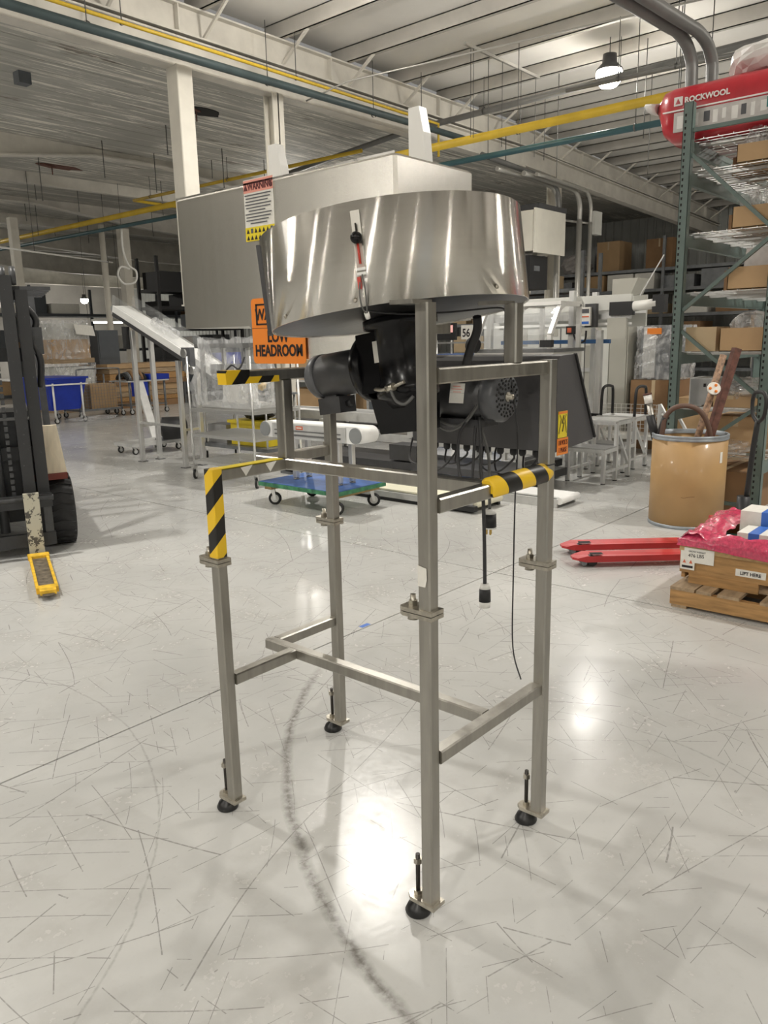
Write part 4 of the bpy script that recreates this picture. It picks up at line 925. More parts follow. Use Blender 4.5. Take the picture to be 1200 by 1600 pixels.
# ------------------------------------------------------------------ hand pallet truck
hd = V3((.66, -.75, 0)); hd.normalize(); hs = Vector((-hd.y, hd.x, 0))   # hs points to the far fork
pj = thing('hand_pallet_truck', 'red hand pallet truck with two long forks and a black handle', 'pallet truck', (5.3, 1.8, 0))
o0 = V3((4.88, 2.46, 0))
for k, off in enumerate((0.0, .32)):
    b0 = o0+hs*off+hd*(.0 if k == 0 else -.0); Lf = 1.12; w = .15
    def fp(u, v, z): p = b0+hd*u+hs*v; return (p.x, p.y, z)
    m = MB(); pl_ = [(0, .045), (.0, .105), (.03, .14), (.09, .15), (Lf, .15), (Lf, 0), (.09, 0), (.03, .01)]
    m.loft([[fp(u, v, .038 if u > .05 else .05) for u, v in pl_], [fp(u, v, .082 if u > .05 else .066) for u, v in pl_]])
    fk = m.build('fork', 'jack_red', pj)
    MB().loft([[fp(u, v, .0825) for u, v in ((.13, .05), (.22, .05), (.22, .10), (.13, .10))], [fp(u, v, .0835) for u, v in ((.13, .05), (.22, .05), (.22, .10), (.13, .10))]]).build('roller_opening', 'hole_black', fk)
    p0 = b0+hd*.14; MB().cyl((p0+hs*.03)+Z*.036, (p0+hs*.12)+Z*.036, .036, n=16).build('roller', 'rubber', fk)
    MB().cyl((p0+hs*.02-hd*.06)+Z*.028, (p0+hs*.13-hd*.06)+Z*.028, .02, n=12).build('axle', 'steel_grey', fk)
hb = o0+hd*1.12+hs*.20
def hp_(u, v, z): p = hb+hd*u+hs*(v); return (p.x, p.y, z)
MB().loft([[hp_(u, v, .10) for u, v in ((0, -.19), (.12, -.15), (.12, .23), (0, .27))], [hp_(u, v, .26) for u, v in ((0, -.15), (.1, -.12), (.1, .2), (0, .23))]]).build('body', 'jack_red', pj)
MB().cyl(hp_(.16, .04, .08), hp_(.16, .04, .44), .045, n=14).build('pump', 'forklift_black', pj)
for s in (-.05, .05): MB().cyl(hp_(.16, .04+s-.025, .085), hp_(.16, .04+s+.025, .085), .085, n=18).build('steer_wheel', 'rubber', pj)
hx = [(hp_(.18, .04, .4)), hp_(.20, .04, .75), hp_(.22, .04, .98)]
MB().tube(hx, .019, 10, 3).build('handle_tube', 'black_matt', pj)
MB().tube([hp_(.22, .04, .97), hp_(.22, .12, 1.02), hp_(.22, .14, 1.12), hp_(.22, .10, 1.18), hp_(.22, -.02, 1.18), hp_(.22, -.06, 1.12), hp_(.22, -.04, 1.02), hp_(.22, .04, .97)], .014, 8, 5).build('handle_loop', 'black_matt', pj)

# ------------------------------------------------------------------ pallet, crate, pink film
pa = thing('wooden_pallet', 'wooden pallet carrying the crate at the right edge', 'pallet', (5.1, 1.05, 0))
PXa, PXb, PYa, PYb = 4.50, 5.32, .42, 1.635
for y in (PYa, (PYa+PYb)/2-.02, PYb-.04):
    pass
for x in (PXa, (PXa+PXb)/2-.02, PXb-.04): MB().box(x, x+.04, PYa, PYb, .018, .108).build('stringer', 'lumber_orange', pa)
R2 = random.Random(5); y = PYb-.115
for i, (w, g) in enumerate(((.14, .012), (.085, .035), (.12, .11), (.12, .10), (.12, .09), (.14, .03))):
    y0 = PYb-.0-w if i == 0 else y
    MB().box(PXa-.002, PXb, y0, y0+w, .108, .126).build('deck_board', 'lumber_grey', pa); y = y0-g-(.085, .12, .12, .12, .14, .1)[i]
for y0 in (PYa, (PYa+PYb)/2-.05, PYb-.10): MB().box(PXa+.001, PXb, y0, y0+.09, .0, .018).build('bottom_board', 'lumber_grey', pa)
cr = thing('wooden_crate', 'low wooden crate with shipping papers under pink film', 'crate', (5.1, 1.05, .126))
CX = PXa+.12
for i, (z0, z1, x_) in enumerate(((.126, .178, .008), (.178, .275, .0), (.275, .385, .004))):
    pass
MB().box(CX+.004, CX+.028, 1.18, PYb-.06, .127, .19).build('crate_foot', 'lumber_orange', cr)
MB().box(CX, CX+.024, PYa, PYb-.005, .19, .318).build('crate_board', 'lumber_orange', cr)
MB().box(CX-.006, CX+.022, PYa, PYb, .320, .378).build('crate_board', 'lumber', cr)
for (z0, z1) in ((.15, .262), (.264, .376)): MB().box(CX+.026, PXb-.02, PYb-.03, PYb-.008, z0, z1).build('crate_board', 'lumber_orange', cr)
for (z0, z1) in ((.15, .262), (.264, .376)): MB().box(PXb-.045, PXb-.02, PYa, PYb-.035, z0, z1).build('crate_board', 'lumber_orange', cr)
MB().box(CX+.03, PXb-.05, PYa, PYb-.04, .127, .15).build('crate_floor', 'lumber_grey', cr)
pp = plate(MB(), (CX-.0075, 1.518, .302), (0, -1, 0), Z, .175, .088, .001).build('shipping_paper', 'label_white', cr)
text('GROSS WEIGHT', .014, 'ink_grey', pp, (CX-.009, 1.58, .322), (0, -1, .0), Z)
text('476 LBS', .030, 'ink', pp, (CX-.009, 1.58, .290), (0, -1, .05), Z, sx=.95)
p2_ = plate(MB(), (CX-.0072, 1.583, .268), (0, -1, 0), (0, .1, 1), .085, .115, .001).build('red_arrow_label', 'label_white', cr)
for dy in (.018, -.02): tri(MB(), (CX-.0085, 1.583+dy, .262), (0, -1, 0), Z, .02, .022).build('arrow', 'label_red', p2_)
MB().box(CX-.0088, CX-.008, 1.55, 1.615, .222, .236).build('black_bar', 'ink', p2_)
p3_ = plate(MB(), (CX-.001, 1.225, .242), (0, -1, 0), Z, .165, .042, .001).build('lift_here_label', 'label_white', cr)
text('LIFT HERE', .028, 'ink', p3_, (CX-.0025, 1.225, .232), (0, -1, 0), Z, align='CENTER', bold=.0006, sx=.92)
# pink film around the crate rim: a crinkled band with a torn opening
pk = thing('pink_film', 'bright pink stretch film wrapped over the top of the crate', 'film', (5.1, 1.05, .35))
Rk = random.Random(2)
def band(u, v):
    per = [(CX-.012, PYa), (CX-.012, PYb+.006), (PXb-.01, PYb+.006)]
    s = u*(len(per)-1); i = min(int(s), 1); f = s-i; x = per[i][0]+(per[i+1][0]-per[i][0])*f; y = per[i][1]+(per[i+1][1]-per[i][1])*f
    w = .004*math.sin(u*90+v*7)+.004*math.sin(u*41+v*23)+Rk.uniform(-.0015, .0015)
    if v <= .35: return (x-(.006+abs(w))*(i == 0), y+(.004+abs(w))*(i == 1), .345+v*.17+.012*math.sin(u*17)*(1-v/.35))
    k = (v-.35)/.65; inn = (.07+.12*abs(math.sin(u*6+1)))*k
    return (x+inn*(1 if i == 0 else -.05), y-inn*(.15 if i == 0 else 1), .405+.035*math.sin(k*3.1)+w*1.6+(.05*max(0, f-.5)*2 if i == 1 else 0)*k)
MB().grid(band, 90, 14, True).build('film_wrap', 'pink_wrap_solid', pk)
def ridge(u, v):
    x = CX+.02+u*.64; return (x, PYb-.01-.19*v+.008*math.sin(u*22), .395+.03*math.sin(v*3.1)+.008*math.sin(u*9+v*5)+Rk.uniform(-.003, .003)+.05*u)
MB().grid(ridge, 40, 9, True).build('film_ridge', 'pink_wrap_solid', pk)
def taped(x0, x1, y0, y1, z0, h, label, band_y):
    t = thing('parts_box', label, 'box', ((x0+x1)/2, (y0+y1)/2, z0)); MB().box(x0, x1, y0, y1, z0, z0+h).build('box_body', 'label_white', t)
    m = MB(); y_ = y0+(y1-y0)*band_y; m.box(x0-.002, x1+.002, y_-.03, y_+.03, z0, z0+h+.002); m.build('tape_band', 'blue_tape', t)
taped(4.78, 5.0, .9, 1.36, .151, .29, 'white box with a blue tape band, near one in the crate', .8)
taped(5.03, 5.25, .88, 1.42, .151, .37, 'white box with a blue tape band, far one in the crate', .72)
solo(MB().box(4.80, 5.02, 1.40, 1.53, .151, .37), 'green_case', 'teal_box', 'dark green case inside the pink wrapped crate', 'case')
# ------------------------------------------------------------------ forklift at the left edge (local: +x forward, +y its left)
fk = thing('forklift', 'black forklift at the left edge with one worn yellow tipped fork', 'forklift', (2.67, 5.86, 0), math.atan2(-1.15, -.48), world=False)
def fbx(name, mat, *b, parent=None): return MB().box(*b).build(name, mat, parent or fk)
# fork centred on y=0 in this frame; truck centre line lies at y=-.28
fo = fbx('fork_blade', 'fork_worn', .04, 1.02, -.062, .062, .028, .052)
MB().prism([(1.02, -.055, .028), (1.14, -.035, .03), (1.14, .035, .03), (1.02, .055, .028)], (0, 0, .014)).build('fork_point', 'fork_worn', fo)
for y in (-.068, .05): fbx('yellow_edge', 'fork_yellow', .12, 1.06, y, y+.018, .026, .066, parent=fo)
MB().cbox((1.06, 0, .05), (.14, .10, .03)).build('yellow_tip', 'fork_yellow', fo); MB().cbox((.14, 0, .055), (.10, .15, .03)).build('yellow_heel', 'fork_yellow', fo)
fbx('fork_shank', 'fork_shank', -.005, .04, -.055, .055, .03, .52, parent=fo)
fbx('carriage_bar', 'forklift_black', -.05, -.008, -1.0, .15, .40, .50); fbx('carriage_bar', 'forklift_black', -.05, -.008, -1.0, .15, .10, .20)
for y in (-.9, -.32, .08): fbx('carriage_plate', 'forklift_dark', -.06, -.02, y, y+.06, .10, .50)
MB().cyl((-.02, -1.0, .47), (-.02, .16, .47), .022, n=10).build('carriage_rail', 'forklift_dark', fk)
for y, nm in ((-.04, 0), (.06, 0), (-.70, 0), (-.59, 0)):
    fbx('mast_rail', 'mast_chip', -.20 if y in (-.04, -.70) else -.26, -.09 if y in (-.04, -.70) else -.13, y, y+.085, .08, 2.02 if y in (.06, -.59) else 2.12)
for z in (.75, 1.5, 1.95): fbx('mast_crossbar', 'forklift_black', -.24, -.2, -.62, .1, z, z+.1)
for y in (-.2, -.32): MB().cyl((-.15, y, .2), (-.15, y, 2.1), .035, n=12).build('lift_cylinder', 'forklift_dark', fk)
ch = MB()
for i in range(34): ch.cbox((-.12, -.11, .4+.05*i), (.02, .026, .034))
ch.build('lift_chain', 'forklift_dark', fk, kind='stuff')
for y in (.02, .09): MB().lathe([(.065, -.02), (.07, 0), (.065, .02)], (-.16, y-.03, 2.12), (0, 1, 0), 18).build('chain_pulley', 'forklift_dark', fk)
MB().tube([(-.2, .13, 1.9), (-.22, .19, 1.8), (-.2, .15, 1.65), (-.2, .19, 1.5), (-.22, .17, 1.3)], .025, 7, 5).build('hydraulic_hose', 'forklift_black', fk)
fbx('lamp_bracket', 'forklift_dark', -.32, -.18, .12, .22, 1.55, 1.75)
wh = MB().lathe([(.12, -.11), (.26, -.11), (.285, -.08), (.285, .08), (.26, .11), (.12, .11)], (-.5, .22, .285), (0, 1, 0), 30).build('tyre', 'tyre', fk)
MB().lathe([(.12, -.08), (.05, -.02), (.05, .09), (.12, .1)], (-.5, .22, .285), (0, 1, 0), 20).build('wheel_hub', 'forklift_dark', wh)
for i in range(20):
    a = 2*math.pi*i/20; m = MB(); c_ = Vector((-.5+.284*math.cos(a), .22, .285+.284*math.sin(a)))
    d_ = Vector((-math.sin(a), 0, math.cos(a))); r_ = Vector((math.cos(a), 0, math.sin(a)))
    m.prism([c_+d_*.02+Vector((0, -.1, 0))-r_*.01, c_+d_*.045+Vector((0, .0, 0))-r_*.01, c_+d_*.02+Vector((0, .1, 0))-r_*.01, c_-d_*.02+Vector((0, .1, 0))-r_*.01, c_+d_*.005-r_*.01, c_-d_*.02+Vector((0, -.1, 0))-r_*.01], r_*.018); m.build('tread_lug', 'tyre', wh)
MB().lathe([(.1, -.1), (.26, -.1), (.285, -.07), (.285, .07), (.26, .1), (.1, .1)], (-.42, -1.0, .285), (0, 1, 0), 26).build('tyre', 'tyre', fk)
MB().prism([(-.28, .10, .56), (-.30, .30, .56), (-.62, .30, .60), (-1.6, .30, .60), (-1.6, -1.0, .60), (-.5, -1.0, .56)], (0, 0, .05)).build('fender', 'forklift_red', fk)
fbx('body', 'forklift_black', -1.9, -.8, -.95, .16, .25, .60); fbx('front_cowl', 'forklift_black', -.6, -.3, -.75, .12, .25, 1.05)
fbx('seat_deck', 'forklift_black', -1.9, -1.0, -.8, .14, .6, .95); fbx('counterweight', 'forklift_black', -2.5, -1.9, -.95, .2, .2, 1.0)
for y in (.20, -.96):
    MB().bar((-.42, y, .62), (-.78, y, 2.02), .05, .07, 0).build('guard_pillar', 'forklift_dark', fk); MB().bar((-1.95, y, .9), (-1.85, y, 2.05), .05, .07, 0).build('guard_pillar', 'forklift_dark', fk)
    MB().bar((-.74, y, 2.03), (-1.9, y, 2.07), .05, .05, 0).build('guard_roof_rail', 'forklift_dark', fk)
for i in range(6): fbx('guard_roof_bar', 'forklift_dark', -.85-.2*i, -.80-.2*i, -.96, .36, 2.06, 2.09)
MB().prism([(-.30, .08, .61), (-.32, .30, .61), (-.36, .26, .99), (-.34, .11, .99)], (-.05, 0, 0)).build('wooden_board', 'lumber_pale', fk)

# ------------------------------------------------------------------ incline conveyor
def extr(mb_name, p, q, root, w=.045, mat='alu'):
    b = MB().bar(p, q, w, w, .004, (0, 1, 0)).build(mb_name, mat, root); d, s, u = frame(V3(q)-V3(p), (0, 1, 0)); m = MB()
    for v in (s, -s, u, -u): m.bar(V3(p)+v*(w/2), V3(q)+v*(w/2), w*.2, w*.2, 0, (0, 1, 0))
    return b
def caster(root, x, y, r=.05, ztop=None, mat='rubber', ang=0.0):
    ztop = ztop or r*2.5; c, s = math.cos(ang), math.sin(ang)
    m = MB(); m.box(x-.03, x+.03, y-.03, y+.03, ztop-.006, ztop)
    for k in (-1, 1): m.prism([(x-s*k*.02-c*.02, y+c*k*.02-s*.02, ztop), (x-s*k*.02+c*.02, y+c*k*.02+s*.02, ztop), (x-s*k*.02+c*.035, y+c*k*.02+s*.035, r*.8), (x-s*k*.02+c*.01, y+c*k*.02+s*.01, r*.8)], (-s*k*.003, c*k*.003, 0))
    f = m.build('caster', 'chrome_wire', root); cx, cy = x+c*.02, y+s*.02
    w = MB().lathe([(r*.7, -.014), (r, -.010), (r, .010), (r*.7, .014)], (cx, cy, r), (-s, c, 0), 18).build('wheel', mat, f)
    MB().lathe([(r*.62, -.0155), (r*.62, .0155)], (cx, cy, r), (-s, c, 0), 14).build('wheel_core', 'alu_paint', f)
ic = thing('incline_conveyor', 'inclined belt conveyor on tall aluminium legs at the left', 'conveyor', (6.2, 9.2, 0))
def zi(y): return 1.42+(y-8.45)*.40
for x in (6.06, 6.34):
    for y in (8.69, 9.70):
        extr('leg', (x, y, .012), (x, y, zi(y)-.12), ic, .058); MB().box(x-.05, x+.05, y-.05, y+.05, 0, .012).build('foot_plate', 'alu_dark', ic)
    MB().bar((x, 8.72, .55), (x, 9.68, .55), .03, .03, 0).build('tie_bar', 'alu', ic) if x < 6.2 else None
    MB().bar((x, 7.98, zi(7.98)), (x, 10.12, zi(10.12)), .03, .12, 0).build('side_rail', 'belt_white' if x < 6.2 else 'alu', ic)
    MB().bar((x-.016, 7.98, zi(7.98)-.055), (x-.016, 10.12, zi(10.12)-.055), .012, .05, 0).build('dark_edge', 'motor_grey', ic)
    MB().bar((x+(.03 if x > 6.2 else -.0), 8.0, zi(8.0)+.13), (x+(.03 if x > 6.2 else 0), 10.12, zi(10.12)+.13), .008, .14, 0).build('side_guard', 'acrylic', ic)
for y in (8.69, 9.70): MB().bar((6.084, y, .5), (6.316, y, .5), .03, .03, 0).build('tie_bar', 'alu', ic); MB().bar((6.084, y, .06), (6.316, y, .06), .03, .03, 0).build('tie_bar', 'alu', ic)
MB().prism([(6.085, 7.98, zi(7.98)+.05), (6.315, 7.98, zi(7.98)+.05), (6.315, 10.1, zi(10.1)+.05), (6.085, 10.1, zi(10.1)+.05)], (0, 0, .012)).build('belt', 'belt_white', ic)
MB().prism([(6.1, 7.98, zi(7.98)-.05), (6.3, 7.98, zi(7.98)-.05), (6.3, 10.1, zi(10.1)-.05), (6.1, 10.1, zi(10.1)-.05)], (0, 0, .05)).build('bed_plate', 'motor_grey', ic)
MB().cyl((6.05, 10.12, zi(10.12)+.01), (6.35, 10.12, zi(10.12)+.01), .045, n=16).build('end_roller', 'grey_cap', ic)
for (y, z, r) in ((8.42, 1.49, .055), (8.36, 1.30, .06), (8.28, 1.28, .05)): MB().lathe([(r, -.03), (r, .03)], (5.98, y, z), (1, 0, 0), 16).build('idler_roller', 'chrome_wire', ic)
MB().box(5.97, 6.04, 8.30, 8.48, 1.27, 1.56).build('drive_plate', 'motor_light', ic)
MB().cyl((6.2, 8.9, zi(8.9)+.12), (6.2, 9.35, zi(9.35)+.12), .07, n=14).build('clear_tube', 'clear_film', ic)
MB().box(5.98, 6.05, 9.74, 9.82, 1.55, 1.85).build('sensor_box', 'black_matt', ic)
for x in (6.06, 6.34):
    for y in (8.69, 9.70): MB().box(x-.027, x+.027, y-.027, y+.027, .36, .42).build('yellow_tie', 'yellow_bin', ic)
# small drive unit and carton trolley behind its legs
t = thing('floor_blower', 'black blower unit on a caster plate beyond the incline conveyor legs', 'blower', (6.9, 10.6, 0))
MB().box(6.3, 7.2, 10.35, 10.85, .12, .17).build('plate', 'alu_paint', t); MB().lathe([(.08, -.2), (.17, -.17), (.17, .17), (.08, .2)], (6.95, 10.2, .36), (1, -.6, 0), 18).build('drum_body', 'black_matt', t)
for x, y in ((6.36, 10.4), (6.36, 10.8), (7.12, 10.4), (7.12, 10.8)): caster(t, x, y, .05, .125)
MB().box(6.8, 7.1, 10.3, 10.5, .17, .2).build('mount', 'steel_grey', t)
solo(MB().bar((7.1, 10.9, 0), (7.3, 11.6, 1.0), .12, .06, 0), 'leaning_panel', 'alu_paint', 'pale sheet panel leaning behind the incline conveyor legs', 'panel')

# ------------------------------------------------------------------ three-tier wire cart with the film bundle on it
wc = thing('wire_cart', 'chrome wire shelf cart left of the blue dolly', 'cart', (6.05, 7.3, 0))
WX0, WX1, WY0, WY1 = 5.60, 6.30, 6.72, 7.86
for x in (WX0, WX1):
    for y in (WY0, WY1):
        MB().cyl((x, y, .13), (x, y, 1.46), .014, n=10).build('post', 'chrome_wire', wc); caster(wc, x, y, .06, .15, 'rubber', .6)
for z in (.20, .52, .82):
    m = MB()
    for x in (WX0, WX1): m.box(x-.006, x+.006, WY0, WY1, z, z+.035)
    for y in (WY0, WY1): m.box(WX0, WX1, y-.006, y+.006, z, z+.035)
    y = WY0+.03
    while y < WY1: m.box(WX0, WX1, y, y+.006, z+.028, z+.034); y += .045
    for x in (WX0+.17, WX0+.35, WX0+.52): m.box(x-.003, x+.003, WY0, WY1, z+.02, z+.028)
    m.build('wire_shelf', 'chrome_wire', wc, kind='stuff')
t = thing('wrapped_machine', 'machine head wrapped in clear stretch film above the wire cart', 'machine', (6.15, 7.6, .86))
MB().box(5.78, 6.14, 6.95, 7.86, .86, .92).build('tray', 'alu_paint', t); MB().box(5.75, 6.15, 6.9, 7.9, 1.55, 1.6).build('top_tray', 'alu_dark', t)
for x in (5.8, 6.12):
    for y in (6.98, 7.82): MB().box(x-.02, x+.02, y-.02, y+.02, .92, 1.55).build('frame_post', 'alu', t)
MB().box(5.85, 6.1, 7.05, 7.75, 1.25, 1.36).build('cross_tray', 'metal_sheet', t); MB().box(5.9, 6.1, 7.2, 7.6, .92, 1.12).build('block', 'white_plastic', t); MB().cyl((5.95, 7.0, 1.18), (5.95, 7.8, 1.22), .05, n=12).build('roller', 'chrome_wire', t)
Rf = random.Random(4)
def wrapf(u, v):
    a = 2*math.pi*u; c_, s_ = math.cos(a), math.sin(a); p = .35
    w = 1+.035*math.sin(9*a+v*5)+.03*math.sin(17*a-v*11)+Rf.uniform(-.02, .02)
    sx = (.25+.03*math.sin(v*6))*w; sy = (.54+.05*math.sin(v*4+1)-.06*v)*w
    return (5.95+sx*math.copysign(abs(c_)**p, c_), 7.42+sy*math.copysign(abs(s_)**p, s_), .88+.78*v+.02*math.sin(7*a))
MB().grid(wrapf, 56, 16, False).build('film_wrap', 'clear_film', t)
m = MB(); m.tube([(5.66, 7.05, 1.28), (5.64, 7.12, 1.22), (5.64, 7.2, 1.28), (5.64, 7.08, 1.36), (5.66, 6.98, 1.32), (5.7, 6.92, 1.45)], .01, 6, 5); m.build('loose_cable', 'cable', t)
t = thing('yellow_bin', 'yellow plastic bin on the lower trolley behind the wire cart', 'bin', (6.75, 8.0, .27))
MB().prism([(6.65, 7.75, .27), (7.05, 7.75, .27), (7.05, 8.45, .27), (6.65, 8.45, .27)], (0, 0, .30)).build('bin_body', 'yellow_bin', t); MB().box(6.62, 7.08, 7.72, 8.48, .56, .60).build('rim', 'yellow_bin', t)
bag((6.85, 8.1, .60), (.17, .26, .09), 33, 'black cloth heap in the yellow bin', 'black_matt')
t = thing('trolley', 'low steel trolley carrying the yellow bin', 'trolley', (6.85, 8.3, 0))
MB().box(6.55, 7.15, 7.6, 9.0, .22, .265).build('deck', 'steel_grey', t)
for x, y in ((6.6, 7.66), (6.6, 8.94), (7.1, 7.66), (7.1, 8.94)): caster(t, x, y, .075, .22, 'rubber', .9); MB().cyl((x, y, .265), (x, y, .95), .014, n=8).build('post', 'chrome_wire', t)
MB().box(6.55, 7.15, 7.6, 9.0, .93, .955).build('upper_shelf', 'steel_grey', t)
t = thing('tool_bag', 'brown tool case on the steel trolley shelf', 'case', (6.85, 8.15, .956)); MB().ball((6.85, 8.12, 1.06), .11, 14, 8, (1, 1.6, 1)).build('case_body', 'fork_yellow', t); MB().box(6.8, 6.9, 8.0, 8.3, .956, 1.0).build('case_base', 'black_matt', t)
solo(MB().box(6.65, 6.95, 8.55, 8.95, .266, .52), 'perforated_box', 'metal_sheet', 'speckled grey metal box on the steel trolley', 'box')
t = thing('pump_motor', 'small black and steel pump on the floor behind the wire cart', 'pump', (6.55, 7.1, 0))
MB().cyl((6.62, 7.3, .09), (6.5, 7.0, .09), .075, n=14).build('body', 'black_matt', t); MB().cyl((6.5, 7.0, .09), (6.44, 6.85, .09), .06, n=14).build('head', 'chrome_wire', t); MB().box(6.48, 6.66, 7.0, 7.3, 0, .03).build('foot', 'steel_grey', t)

# ------------------------------------------------------------------ far left bay
t = thing('tilt_cart', 'blue plastic bin cart with a white push rail beside the forklift', 'cart', (8.4, 16.6, 0))
MB().loft([[(8.05, 16.2, .28), (8.7, 16.2, .28), (8.7, 17.3, .28), (8.05, 17.3, .28)], [(7.95, 16.1, .95), (8.85, 16.1, .95), (8.85, 17.4, .95), (7.95, 17.4, .95)]]).build('tub', 'blue_bin', t)
MB().box(7.92, 8.88, 16.07, 17.43, .93, .97).build('rim', 'blue_bin', t)
for x, y in ((8.08, 16.12), (8.72, 16.12), (8.08, 17.3), (8.72, 17.3)): MB().cyl((x, y, .14), (x, y, .85 if y < 17 else .3), .022, n=8).build('leg', 'white_plastic', t); caster(t, x, y, .06, .15)
MB().bar((7.7, 16.08, .82), (8.85, 16.08, .82), .03, .03, 0).build('push_rail', 'white_plastic', t); MB().bar((8.08, 16.12, .26), (8.72, 17.3, .26), .04, .04, 0).build('base_bar', 'white_plastic', t)
def palletload(x0, x1, y0, y1, z, label, film_h, seed):
    t = thing('wrapped_load', label, 'pallet load', ((x0+x1)/2, (y0+y1)/2, z)); R = random.Random(seed)
    MB().box(x0, x1, y0, y1, z, z+.12).build('pallet', 'lumber_grey', t)
    MB().box(x0+.06, x1-.06, y0+.06, y1-.06, z+.12, z+film_h*.55).build('carton', 'cardboard', t); MB().box(x0+.15, x1-.1, y0+.1, y1-.1, z+film_h*.55, z+film_h*.92).build('carton', 'cabinet_light', t)
    def w_(u, v):
        a = 2*math.pi*u; c_, s_ = math.cos(a), math.sin(a); k = 1+R.uniform(-.05, .05)
        return ((x0+x1)/2+(x1-x0)/2*k*math.copysign(abs(c_)**.4, c_), (y0+y1)/2+(y1-y0)/2*k*math.copysign(abs(s_)**.4, s_), z+.1+(film_h-.1)*v)
    MB().grid(w_, 40, 12, False).build('film_wrap', 'clear_film', t)
    if z > 1: MB().prism([(10.05, y0-.06, 2.15), (10.55, y0-.06, 2.1), (10.58, y0-.09, 1.85), (10.08, y0-.09, 1.9)], (0, .01, 0)).build('white_card', 'label_white', t)
palletload(9.4, 10.6, 18.6, 19.8, 0, 'film wrapped pallet load behind the blue bin cart', 1.2, 1)
palletload(9.45, 10.55, 18.7, 19.8, 1.2, 'upper film wrapped load with a white card above the blue bin cart', 1.05, 2)
t = thing('mesh_cart', 'dark wire mesh basket cart in front of the wrapped loads', 'cart', (9.4, 16.9, 0))
for x, y in ((8.95, 16.7), (10.0, 16.7), (8.95, 17.4), (10.0, 17.4)): MB().cyl((x, y, .12), (x, y, .95), .02, n=8).build('post', 'steel_grey', t); caster(t, x, y, .06, .15)
m = MB()
for i in range(16): m.box(8.95+i*.07, 8.955+i*.07, 16.7, 16.705, .2, .82)
for i in range(10): m.box(8.95, 10.0, 16.7, 16.705, .2+i*.068, .205+i*.068)
m.build('mesh_panel', 'steel_grey', t, kind='stuff'); MB().box(8.95, 10.0, 16.7, 17.4, .16, .2).build('deck', 'steel_grey', t)
MB().tube([(8.95, 16.7, .9), (8.95, 16.7, 1.05), (9.05, 16.7, 1.1), (9.9, 16.7, 1.1), (10.0, 16.7, 1.05), (10.0, 16.7, .9)], .018, 6, 4).build('handle', 'steel_grey', t)
carton(9.3, 9.95, 16.8, 17.3, .2, .55, 'brown carton inside the dark mesh cart', 'cardboard')
bag((9.0, 16.2, 0), (.55, .2, .05), 41, 'long crumpled clear film lying on the floor below the mesh cart', 'clear_film')
Rw = random.Random(6)
t = thing('timber_stack', 'stack of brown timber and flat cartons in the far left bay', 'timber stack', (11.6, 19.3, 0))
z = 0.0
for i in range(8):
    h = Rw.uniform(.12, .18); MB().box(10.78+Rw.uniform(-.05, .05), 13.0+Rw.uniform(-.2, .2), 18.5+Rw.uniform(-.06, .06), 19.9, z, z+h-.01).build('layer', ('cardboard_dark', 'lumber_orange', 'lumber_grey', 'cardboard')[i % 4], t); z += h
    if z > 1.24: break
GZ = z-.01
t = thing('grey_cabinet', 'tall dark grey cabinet above the stacked timber in the far left bay', 'cabinet', (10.98, 19.3, GZ))
MB().box(10.85, 11.45, 19.0, 19.6, GZ, 2.0).build('body', 'cabinet_grey', t); MB().box(10.88, 11.42, 18.985, 19.0, 1.29, 1.97).build('door', 'cabinet_grey', t)
t = thing('work_table', 'metal work table on casters in the far left bay', 'table', (10.4, 16.8, 0))
MB().box(10.08, 11.2, 16.5, 17.3, .76, .79).build('table_top', 'alu_paint', t)
for x, y in ((10.15, 16.56), (11.1, 16.56), (10.15, 17.24), (11.1, 17.24)): MB().cyl((x, y, .14), (x, y, .76), .028, n=8).build('leg', 'steel_grey', t); caster(t, x, y, .065, .16)
MB().box(10.12, 11.15, 16.55, 17.25, .2, .22).build('lower_shelf', 'steel_grey', t)
t = thing('dark_bundle', 'heap of dark straps lying on the metal work table', 'straps', (10.5, 16.9, .79))
for k in range(7): MB().tube([(10.14+.08*k, 16.6, .83), (10.18+.08*k, 16.8, .93+.03*(k % 3)), (10.16+.07*k, 17.0, .9), (10.2+.07*k, 17.15, .83)], .04, 6, 4).build('strap', ('black_matt', 'steel_grey', 'cardboard_dark')[k % 3], t)
t = thing('hanging_bin', 'small blue bin with a white label under the table edge', 'bin', (10.35, 16.4, .42)); MB().box(10.15, 10.5, 16.33, 16.48, .44, .76).build('bin_body', 'blue_bin', t); MB().box(10.27, 10.36, 16.325, 16.33, .5, .66).build('bin_label', 'label_white', t)
solo(MB().box(10.7, 11.25, 16.55, 17.1, .792, .92), 'blue_tray', 'blue_bin', 'blue tray at the right end of the metal work table', 'tray')
